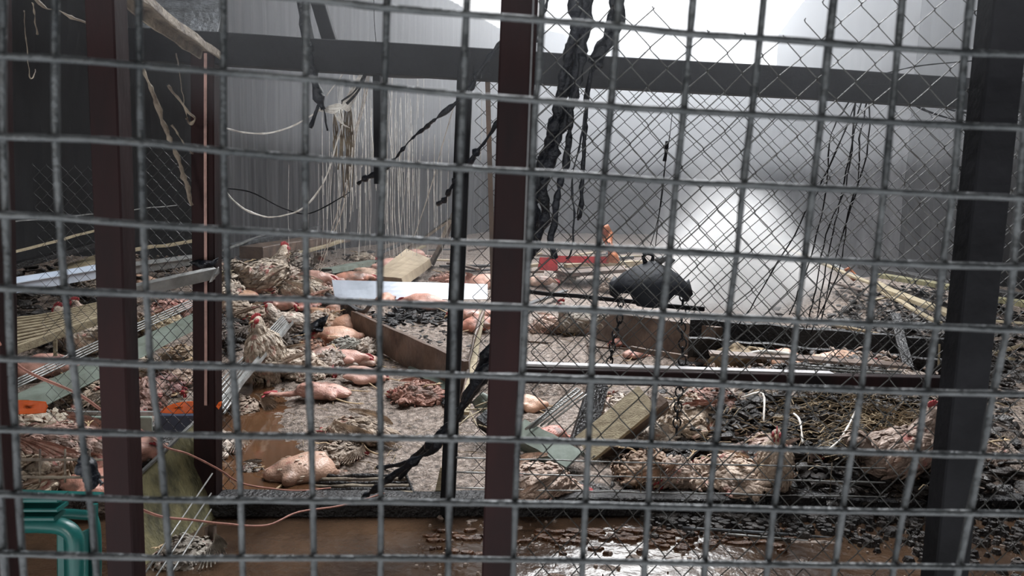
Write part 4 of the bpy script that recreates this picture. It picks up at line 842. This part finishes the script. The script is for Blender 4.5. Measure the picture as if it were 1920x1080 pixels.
plate('orange_plate', [(298,774),(310,763),(325,757),(345,753),(365,752),(364,775),(330,776)], 3.25, 'orange_plastic', 'bright orange plastic plate beside the corner post over a navy box', 'plate')
plate('orange_chip', [(405,762),(410,754),(416,752),(415,760),(410,768)], 3.1, 'orange_plastic', 'tiny orange chip on the metal strip just right of the corner post', 'chip')
def box_thing(name, P0, P1, P2, h, m, label, cat):
    P0, P1, P2 = Vector(P0), Vector(P1), Vector(P2); up = Vector((0, 0, -h)); a = P2-P1; V = [P0, P1, P1+a, P0+a]; V += [v+up for v in V]
    o = mesh(name, V, [(0, 1, 2, 3)[::-1], (4, 5, 6, 7), (0, 4, 5, 1)[::-1], (1, 5, 6, 2)[::-1], (2, 6, 7, 3)[::-1], (3, 7, 4, 0)[::-1]], m); md = o.modifiers.new('b', 'BEVEL'); md.width = .008; md.segments = 2; return T(o, label, cat)
o = box_thing('grey_box', at(100, 782, 3.6), at(285, 782, 3.6), at(285, 770, 3.95), .09, 'green_sheet', 'long grey lidded feed box behind the slim red post', 'box')
beam('lid', at(98, 775, 3.57), at(290, 775, 3.57), .02, .02, 'zinc', o); 
box_thing('navy_box', at(290, 779, 3.35), at(400, 779, 3.35), at(400, 768, 3.6), .08, 'navy', 'dark navy box under the orange plate beside the corner post', 'box')
# olive board leaning in the corner
T(panel('olive_board', [at(258, 1110, 2.7), at(400, 1110, 3.05), at(402, 755, 3.35), at(262, 892, 2.9)], .03, 'olive_board', nx=10, ny=12, wav=.02), 'large olive stained board leaning on the corner post, its top cut slanting', 'board')
T(beam('board_edge', at(258, 892, 2.88), at(402, 757, 3.33), .012, .012, 'zinc', warp=.005, seg=5), 'thin metal edge along the slanting top of the olive board', 'edging')
T(channel('plinth', at(398, 985, 2.95), at(404, 1110, 2.95), .03, .03, 'brown_wood', up=Vector((0, -1, 0))), 'short wet brown batten below the corner post', 'batten')
# cage wire piece bottom left
cg = empty('cage_wire', at(120, 880, 2.2), 'rusty cage wire piece in front of the corner heap', 'cage wire')
for y in (862, 895): cable('wire', [at(15, y, 2.2), at(215, y, 2.2)], .004, 'rust_channel', cg, n=5, lump=.3)
for x in (30, 75, 122, 168, 205): cable('wire', [at(x, 842, 2.21), at(x, 905, 2.21)], .003, 'rust_channel', cg, n=3)
# teal crate
cr = empty('teal_crate', at(100, 1000, 1.9), 'teal plastic poultry crate with rounded openings, low beside the slim red post', 'crate')
def tealbar(n_, a, b, wd, ht, sg=3): return beam(n_, a, b, wd, ht, 'teal_plastic', cr, up=Vector((0, 1, 0)), seg=sg, bevel=.25)
cx = lambda x, y, d=1.9: at(x, y, d)
for y, h_ in ((932, .012), (950, .010), (966, .012)): tealbar('rim', cx(30, y), cx(118 if y < 960 else 112, y), h_, .05)
tealbar('rim_back', cx(20, 925, 2.15), cx(190, 930, 2.15), .015, .03)
panel('rim_face', [cx(28, 968, 1.93), cx(110, 968, 1.93), cx(116, 928, 1.93), cx(28, 928, 1.93)], .01, 'teal_plastic', cr, nx=3, ny=3)
cable('arch', [cx(28, 984), cx(80, 984), cx(118, 988), cx(138, 1005), cx(142, 1040), cx(142, 1130)], .021, 'teal_plastic', cr, n=5, sides=10)
cable('arch_back', [cx(60, 965, 2.3), cx(150, 965, 2.3), cx(178, 985, 2.3), cx(180, 1130, 2.3)], .016, 'teal_plastic', cr, n=5, sides=8)
tealbar('corner_post', cx(120, 1000, 1.93), cx(122, 1130, 1.93), .03, .03)
tealbar('side_panel', cx(176, 945, 2.1), cx(172, 1130, 2.1), .02, .02)
tealbar('corner_post', cx(22, 925), cx(25, 1130), .02, .04)
panel('side_wall', [cx(150, 1130, 1.98), cx(176, 1130, 2.2), cx(180, 985, 2.2), cx(148, 1000, 1.98)], .008, 'teal_plastic', cr, nx=3, ny=5)
# centre floor things
rk = empty('slotted_rack', g3(655, 905, .03), 'dark slotted floor rack lying in the wet litter behind the sill', 'rack')
for k in range(6): cable('bar', [g3(548+k*3, 926-k*6.5, .03), g3(660, 925-k*6.5, .035), g3(774-k*2, 924-k*6.5, .03)], .009, 'char_wood' if k % 2 else 'rust_channel', rk, n=5, lump=.45, jit=.004)
cable('end_bar', [g3(544, 928, .035), g3(566, 888, .04)], .009, 'rust_channel', rk, n=3, lump=.3)
cable('end_bar', [g3(776, 926, .03), g3(760, 888, .04)], .008, 'char_wood', rk, n=3, lump=.4)
T(beam('pale_plank', B(818, 952, .06), B(835, 878, .09), .045, .012, 'pale_wood', up=Vector((0, 1, 0)), seg=3, warp=.003), 'pale upright slat end touching the foot of the thin black post', 'plank')
T(beam('plank', g3(872, 775, .05), g3(905, 575, .25), .045, .02, 'pale_wood', up=Vector((0, -.5, 1)), seg=5, warp=.02), 'pale tan plank standing aslant between the thin post and the middle post', 'plank')
T(cable('bent_stick', [g3(862, 770, .03), g3(880, 680, .2), g3(900, 600, .3), g3(925, 540, .35)], .012, 'brown_wood', n=5, lump=.4, jit=.01), 'thin charred stick rising beside the tan slanting plank', 'stick')
for k, (lab, P) in enumerate((('pale crushed carton flap under the cables by the middle post', [(885,755),(905,735),(925,745),(918,768),(895,775)]), ('second crushed carton flap touching the middle post', [(905,772),(930,755),(930,790),(915,788)]))):
    rag('carton_flap', P, 4.6-k*.1, 'green_sheet', lab, 'carton', .01, depthj=.03)
rag('dark_debris', [(795,745),(835,738),(880,750),(925,765),(930,810),(905,800),(880,770),(840,770)], 4.75, 'char_wood', 'black charred debris mass between the thin post and middle post', 'debris', .15, depthj=.12)
for k in range(7):
    a = (850+k*8, R_.uniform(740, 800)); T(cable('splinter', [g3(*a, .12), g3(a[0]+R_.uniform(10, 50), a[1]+R_.uniform(-30, 30), .14)], .004, 'pale_wood', n=2), ('first', 'second', 'third', 'fourth', 'fifth', 'sixth', 'seventh')[k]+' pale splinter from the thin post in the black debris by the middle post', 'splinter', 'pale splinters in the charred debris')
# right of the middle post, behind the rail
T(panel('red_box', [at(1008, 506, 10), at(1045, 508, 10), at(1044, 484, 10), at(1012, 483, 10)], .25, 'red_plastic', nx=3, ny=3, wav=.01), 'small red plastic box far back beyond the lumpy cable', 'box')
T(panel('red_strip', [at(1040, 492, 10.3), at(1140, 494, 10.3), at(1140, 482, 10.3), at(1040, 480, 10.3)], .2, 'red_plastic', nx=6, ny=2, wav=.02), 'long red plastic strip beside the small red box', 'strip')
rag('orange_wrap', [(1128,425),(1140,420),(1150,438),(1148,455),(1156,470),(1162,488),(1158,494),(1136,492),(1142,478),(1136,462),(1128,445)], 10.2, 'melted_orange', 'faded orange melted wrapping standing at the end of the red strip', 'wrapping', .15, depthj=.2)
for lab, a, b, wd, ht, m in (('flat dark board behind the red strip', (1050, 512, .15), (1160, 505, .2), .5, .05, 'brown_wood'), ('tan lath under the orange wrapping', (1060, 498, .22), (1210, 492, .25), .12, .05, 'pale_wood'),
                             ('long dark pole lying from the middle post to the hanging shade', (978, 545, .30), (1320, 580, .32), .035, .035, 'dark_steel'), ('grey strip angled under the long dark pole', (985, 572, .1), (1060, 545, .2), .06, .02, 'grey_steel'),
                             ('thin dark strip lying left of the grey humped hen', (990, 640, .03), (1180, 655, .03), .02, .015, 'brown_wood')):
    T(beam('board' if wd > .1 else 'strip', g3(a[0], a[1], a[2]), g3(b[0], b[1], b[2]), wd, ht, m, seg=6, warp=.012), lab, 'board' if wd > .1 else 'strip')
T(panel('thick_board', [g3(1115, 632, 0), g3(1345, 690, 0), g3(1345, 690, 0)+Vector((0, 0, .30)), g3(1115, 632, 0)+Vector((0, 0, .26))], .06, 'brown_wood', nx=14, ny=5, wav=.015), 'thick brown board on edge below the hanging black shade', 'board')
T(beam('batten', g3(1180, 648, .14)+Vector((0, -.1, 0)), g3(1300, 668, .14)+Vector((0, -.1, 0)), .03, .035, 'brown_wood', seg=4, warp=.01), 'narrow batten fixed along the thick brown board', 'batten')
T(panel('black_sheet', [g3(1265, 692, 0), g3(1350, 690, 0), g3(1362, 620, .14), g3(1290, 612, .16)], .02, 'char_wood', nx=8, ny=6, wav=.03), 'black sheet slumped over the end of the thick brown board', 'sheet')
T(channel('dark_trough', g3(1290, 655, .18), g3(1830, 705, .14), .34, .17, 'char_wood', up=Vector((0, -.2, 1)), seg=14, warp=.02), 'long black trough crossing behind the waist rail to the shaded post', 'trough')
T(beam('trough_lip', g3(1330, 660, .37), g3(1700, 688, .34), .10, .015, 'brown_wood', seg=10, warp=.012), 'brown ledge along the far rim of the long black trough', 'ledge')
rag('straw_slab', [(1318,685),(1345,655),(1385,640),(1400,648),(1430,652),(1452,660),(1488,672),(1482,690),(1440,694),(1380,692)], 5.0, 'straw', 'tan matted straw slab tipped against the black sheet behind the rail', 'straw slab', .12, depthj=.14)
T(cable('white_tube', [g3(1392, 668, .25), g3(1430, 660, .28), g3(1480, 665, .27), g3(1540, 680, .22)], .014, 'white_cord', n=5), 'thin white tube arching over the straw slab', 'tube')
for k in range(3): T(cable('thin_rod', [g3(1490, 684+k*6, .22), g3(1690, 697+k*5, .2)], .006, 'zinc', n=3), ('upper', 'middle', 'lower')[k]+' thin bright rod lying before the long black trough', 'rod')
# laths on the right
for lab, a, b, wd, m in (('longest cream lath sloping down out of the steam', (1442, 452, 13), (1640, 535, 9.5), .07, 'pale_wood'), ('cream board end continuing the longest lath to the shaded post', (1640, 532, 9.4), (1796, 598, 7.6), .12, 'pale_wood'),
                         ('narrow cream lath diverging below the board end', (1650, 545, 9.2), (1760, 606, 7.5), .06, 'pale_wood'), ('grey lath under the longest cream lath', (1560, 495, 11.5), (1640, 535, 9.8), .05, 'zinc'),
                         ('faint lath in the steam below the longest lath', (1560, 530, 11), (1615, 545, 10), .07, 'brown_wood'), ('pale lath crossing toward the shaded post far back', (1650, 515, 11), (1812, 545, 9), .16, 'olive_board'),
                         ('dark timber far back above the cream boards', (1620, 500, 13), (1920, 560, 9), .22, 'char_wood'), ('short white stick leaning beside the shaded post', (1787, 604, 6.5), (1804, 574, 6.5), .035, 'white_strip'),
                         ('pale batten right of the shaded post', (1843, 600, 6.8), (1960, 607, 6.0), .05, 'pale_wood'), ('grey board right of the shaded post higher up', (1850, 560, 8), (1960, 575, 7), .14, 'olive_board'),
                         ('crossed yellow lath right of the shaded post, rising', (1850, 665, 5.2), (1960, 636, 4.8), .045, 'pale_wood'), ('crossed yellow lath right of the shaded post, falling', (1842, 655, 5.3), (1900, 672, 5.0), .04, 'pale_wood'),
                         ('dark upright stub under the cream board', (1680, 590, 6.6), (1706, 690, 5.8), .07, 'char_wood'), ('thin twig standing near the shaded post above the rail', (1760, 645, 5.5), (1758, 686, 5.5), .012, 'pale_wood'),
                         ('tan lath lying in the steam foot toward the shaded post', (1560, 610, 7.5), (1740, 640, 7.0), .06, 'straw'), ('second tan lath at the steam foot', (1620, 640, 7.0), (1745, 650, 6.7), .05, 'straw'),
                         ('pale lath end curving up beside the red scrap', (1630, 565, 9), (1680, 552, 9), .04, 'pale_wood')):
    T(beam('lath', at(a[0], a[1], a[2]*.78), at(b[0], b[1], b[2]*.78), wd*.85, wd*.3, m, seg=5, warp=.02), lab, 'lath')
rag('red_scrap', [(1582,505),(1592,500),(1604,512),(1612,522),(1600,528),(1590,518)], 8.4, 'melted_orange', 'faded red scrap caught on the laths by the steam', 'scrap', .02, depthj=.05)
# below the rail on the right
T(beam('slanting_board', g3(1095, 842, .06), g3(1215, 745, .32), .17, .025, 'pale_wood', up=Vector((-.6, -.7, .6)), seg=6, warp=.008), 'yellowish board slanting up to the waist rail with netting shadow on it', 'board')
T(beam('slanting_board', g3(1130, 852, .02), g3(1245, 752, .26), .05, .12, 'brown_wood', up=Vector((0, -.5, .6)), seg=6, warp=.02), 'dark wet board just behind the yellowish slanting board', 'board')
T(beam('upright_board', g3(1088, 835, 0), at(1122, 715, 4.45), .13, .03, 'char_wood', up=Vector((0, 1, .1)), seg=4, warp=.008), 'black upright board leaning between trough and yellowish board', 'board')
T(channel('trough', g3(970, 800, .12), g3(1080, 862, .08), .13, .06, 'green_sheet', up=Vector((-.2, -.8, 1)), open_up=False, warp=.006), 'pale grey green trough sloping down right of the middle post', 'trough')
T(channel('trough', g3(905, 775, .16), g3(960, 815, .1), .10, .05, 'char_wood', up=Vector((0, -.8, 1)), open_up=False), 'charred trough end left of the middle post', 'trough')
rag('trough_end', [(1072,878),(1092,868),(1106,872),(1104,890),(1094,892)], 3.9, 'zinc', 'grey metal trough tip poking out near the cage wires', 'trough', .02, depthj=.02)
rag('black_debris', [(975,828),(1010,835),(1060,860),(1104,890),(1100,930),(1060,925),(1010,880),(978,850)], 4.0, 'char_wood', 'black charred debris under the pale grey green trough', 'debris', .12, depthj=.1)
tw = empty('perforated_track', g3(1030, 780, .12), 'ribbed wire track slanting up from the pale trough to the rail', 'track')
for k in range(4): cable('rail', [g3(985+k*14, 805-k*3, .14), g3(1082+k*6, 728+k*4, .30)], .006, 'zinc', tw, n=4)
for k in range(26):
    t = k/25; a = g3(985, 805, .14).lerp(g3(1082, 728, .30), t); b = g3(999, 802, .14).lerp(g3(1088, 732, .30), t); cable('rib', [a, b], .0035, 'zinc', tw, n=1, sides=5)
cw = empty('cage_wires', B(1250, 900, .12), 'row of thin horizontal cage wires stretched right of the thin black post', 'cage wires')
for y0, y1 in ((858, 878), (885, 905), (915, 932)): 
    for xa, xb in ((855, 1660),): cable('wire', [B(xa, y0, -.07), B((xa+xb)/2, (y0+y1)/2+1, -.07), B(xb, y1, -.07)], .0034, 'zinc', cw, n=14, lump=.35, jit=.004)
for x in (1205, 1240, 1340, 1560): cable('wire', [B(x, 868, -.07), B(x-4, 925, -.07)], .0025, 'rust_channel', cw, n=3)
T(cable('rod', [B(1280, 990, -.25), B(1500, 1004, -.25), B(1760, 1030, -.25)], .007, 'zinc_dark', n=4), 'thin dark rod lying in front of the sill on the flooded floor', 'rod')
T(cable('rod', [B(1360, 1001, -.28), B(1600, 1022, -.28)], .005, 'zinc', n=4), 'short bright rod beside the thin dark rod on the flooded floor', 'rod')
# rubble mass at the lower right
V = []; Fs = []
for (cx_, cy_, n_, sx, sy, z0) in ((1600, 770, 500, 90, 22, .05), (1500, 800, 260, 60, 30, .1), (1660, 900, 320, 90, 20, 0), (1540, 900, 200, 60, 18, 0), (1800, 800, 300, 60, 60, .05), (1760, 900, 200, 60, 20, 0), (1250, 830, 160, 50, 20, .03), (1040, 915, 120, 60, 8, 0), (1400, 780, 160, 50, 18, .1), (1850, 650, 120, 40, 30, .1), (1740, 585, 900, 100, 34, .04), (1870, 690, 300, 30, 40, 0), (1640, 625, 240, 60, 20, .04), (1560, 690, 160, 90, 8, .05)): lumps(cx_, cy_, n_, sx, sy, .012, .055, V, Fs, z0)
o = mesh('charred_rubble', V, Fs, 'rubble'); tag(o, 'black wet burnt rubble heaped at the dark lower side of the cage', 'rubble', kind='stuff')
V = []; Fs = []
for k in range(1500):
    p = g3(R_.gauss(1590, 110), R_.gauss(790, 34), R_.uniform(.02, .16)); a_ = R_.uniform(0, 6.3); L = R_.uniform(.04, .16); d = Vector((math.cos(a_), math.sin(a_)*.6, R_.uniform(-.2, .4))); tube_data([p, p+d*L*.5+Vector((0, 0, .015)), p+d*L], R_.uniform(.0012, .003), 3, V, Fs)
o = mesh('burnt_straw', V, Fs, 'straw'); tag(o, 'matted burnt straw over the dark rubble below the rail', 'straw', kind='stuff')
for lab, P in (('curved pale twig rising from the rubble above the perching hen', [(1575, 825), (1590, 800), (1605, 770)]), ('pale twig leaning low beside the steep curved one', [(1545, 850), (1560, 838), (1575, 825)]), ('white bent wire dangling into the rubble', [(1488, 775), (1500, 790), (1505, 830)]),
               ('rusty hooked wire in the rubble left of the white bent wire', [(1390, 745), (1430, 738), (1432, 790)])):
    T(cable('twig', [g3(x, y, .22) for x, y in P], .005, 'white_cord', n=4, lump=.4), lab, 'twig')
V = []; Fs = []
for k in range(1100):
    x = R_.uniform(.6, 3.2); y = YF(x)-.06-abs(R_.gauss(0, .10+max(0, x-1.3)*.35)); r = R_.uniform(.008, .032); b = len(V)
    for zz, kk in ((-.03, 1), (r*.35, .5)):
        for i in range(6): a_ = i*1.0472; V.append(Vector((x+math.cos(a_)*r*kk*R_.uniform(.8, 1.6), y+math.sin(a_)*r*kk, zz)))
    for i in range(6): Fs.append((b+i, b+(i+1) % 6, b+6+(i+1) % 6, b+6+i))
    Fs.append(tuple(b+6+i for i in range(6)))
o = mesh('sill_rubble', V, Fs, 'rubble'); tag(o, 'wet black rubble lying in the water along the sill foot', 'rubble', kind='stuff')
V = []; Fs = []
for k in range(150):
    x = R_.uniform(-.3, 1.2); y = YF(x)-.2-abs(R_.gauss(0, .10)); r = R_.uniform(.01, .04); b = len(V)
    for zz, kk in ((-.03, 1), (-.004, .7)):
        for i in range(6): a_ = i*1.0472; V.append(Vector((x+math.cos(a_)*r*kk*R_.uniform(.8, 1.8), y+math.sin(a_)*r*kk*.6, zz+R_.uniform(0, .003))))
    for i in range(6): Fs.append((b+i, b+(i+1) % 6, b+6+(i+1) % 6, b+6+i))
    Fs.append(tuple(b+6+i for i in range(6)))
o = mesh('rusty_sludge', V, Fs, 'sludge'); tag(o, 'orange brown sludge patches on the floodwater below the middle post', 'sludge', kind='stuff')
# left dark filling
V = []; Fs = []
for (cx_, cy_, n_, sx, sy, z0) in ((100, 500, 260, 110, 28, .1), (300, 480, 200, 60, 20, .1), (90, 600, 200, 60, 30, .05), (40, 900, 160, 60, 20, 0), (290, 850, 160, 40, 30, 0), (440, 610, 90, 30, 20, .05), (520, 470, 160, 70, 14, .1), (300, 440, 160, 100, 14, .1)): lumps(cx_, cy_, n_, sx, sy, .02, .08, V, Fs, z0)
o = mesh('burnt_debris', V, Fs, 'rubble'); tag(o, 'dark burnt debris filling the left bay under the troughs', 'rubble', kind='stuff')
ORD = 'first second third fourth fifth sixth seventh eighth ninth tenth eleventh twelfth thirteenth fourteenth fifteenth sixteenth seventeenth eighteenth nineteenth twentieth twenty-first twenty-second twenty-third twenty-fourth twenty-fifth twenty-sixth twenty-seventh twenty-eighth twenty-ninth thirtieth'.split()
# distant debris through the middle
MN = {'pale_wood': 'yellowish', 'zinc_dark': 'grey metal', 'brown_wood': 'brown', 'char_wood': 'black', 'fibreboard': 'tan'}
for k in range(30):
    x = 695+k*18.5+R_.uniform(-5, 5); y = R_.uniform(462, 512); L = R_.uniform(.3, 1.2); a_ = R_.uniform(-1.2, 1.2); p = g3(x, y, .08); m_ = R_.choice(['pale_wood', 'zinc_dark', 'brown_wood', 'char_wood', 'fibreboard'])
    T(beam('scrap', p, p+Vector((math.cos(a_), math.sin(a_), R_.uniform(0, .25)))*L, R_.uniform(.04, .14), R_.uniform(.02, .05), m_, seg=3, warp=.02), MN[m_]+' distant scrap board, '+ORD[k]+' in the smoky row from the fibreboard box', 'scrap', 'distant scrap boards')
# froth and scraps on the flooded floor
V = []; Fs = []
for k in range(700):
    x = R_.uniform(-.35, 2.6); y = R_.uniform(1.9, 3.05); 
    if R_.random() > .35+.65*(noise.noise(Vector((x*3, y*5, 1))) > 0): continue
    r = R_.uniform(.002, .011); b = len(V); n_ = 7
    for zz, kk in ((-.014, 1), (-.004+r*.15, .6)):
        for i in range(n_): a_ = i*6.283/n_; V.append(Vector((x+math.cos(a_)*r*kk*R_.uniform(.8, 1.6), y+math.sin(a_)*r*kk, zz)))
    for i in range(n_): Fs.append((b+i, b+(i+1) % n_, b+n_+(i+1) % n_, b+n_+i))
    Fs.append(tuple(b+n_+i for i in range(n_)))
o = mesh('floating_scraps', V, Fs, 'feed'); tag(o, 'pale scraps and froth floating on the floodwater', 'scraps', kind='stuff')
# ------------------------------------------------------------------ hanging black shade with chains
hs = empty('lamp_hood', at(1225, 490, 3.5), 'black plastic lamp shade with jagged lower edge hung right of the middle post', 'shade')
V = []; Fs = []; n_ = 28; top = at(1222, 492, 3.5); prof = [(0.012, 0), (.03, -.012), (.07, -.03), (.115, -.062), (.15, -.10), (.172, -.14)]
Rr = 6
for j, (r, z) in enumerate(prof):
    for i in range(n_):
        a_ = 2*math.pi*i/n_; rr_ = r*1.06*(1+(.025 if i % 2 else -.015)*(j > 1)); zz = z
        if j == len(prof)-1: zz = z+.055*max(0, math.sin(a_*5+.6))-.035*max(0, math.cos(a_-4.6))*1.6
        V.append(top+Vector((math.cos(a_)*rr_*1.04, math.sin(a_)*rr_*.8, zz)))
for j in range(len(prof)-1):
    for i in range(n_): a = j*n_+i; b = j*n_+(i+1) % n_; Fs.append((a, b, b+n_, a+n_))
Fs.append(tuple(range(n_))[::-1])
sh_ = mesh('shade_dome', V, Fs, 'shade_plastic', hs, True); md = sh_.modifiers.new('s', 'SOLIDIFY'); md.thickness = .008
cable('hook', [at(1210, 492, 3.5), at(1206, 480, 3.5), at(1214, 474, 3.5), at(1224, 480, 3.5), at(1222, 492, 3.5)], .011, 'char_plastic', hs, n=4, lump=.5)
cable('hook_cap', [at(1230, 492, 3.52), at(1250, 484, 3.5), at(1262, 492, 3.5)], .016, 'grey_steel', hs, n=3, lump=.3)
cable('support_wire', [at(1213, 476, 3.5), at(1226, 440, 3.5), at(1240, 380, 3.45), at(1248, 300, 3.4)], .002, 'dark_steel', hs, n=3)
def chain(label, P, r=.013, d=3.45):
    o = empty('chain', at(*P[0], d), label, 'chain'); Q = catmull([at(x, y, d) for x, y in P], 24); L = 0; last = Q[0]; k = 0; step = .034
    base = None
    for a, b in zip(Q, Q[1:]):
        L += (b-a).length
        if L > step:
            L = 0; k += 1; dr = (b-last).normalized(); c = (last+b)/2; last = b
            side = Vector((1, .15, 0)) if k % 2 else Vector((.35, 1, 0)); side = (side-dr*side.dot(dr)).normalized(); V = []; ring = []
            for i in range(12): a_ = 2*math.pi*i/12; ring.append(c+dr*math.cos(a_)*.024+side*math.sin(a_)*r)
            ring.append(ring[0]); V, Fs = tube_data(ring, .0042, 5); mesh('link', V, Fs, 'char_plastic', o, True)
    return o
chain('heavy black chain hanging from the jagged shade down past the waist rail', [(1282, 548), (1278, 600), (1280, 660), (1274, 730), (1270, 780), (1268, 822)], r=.019)
chain('lighter black chain dangling from the shade nearer the middle post', [(1164, 560), (1162, 600), (1150, 635), (1146, 670), (1138, 690)], r=.014)
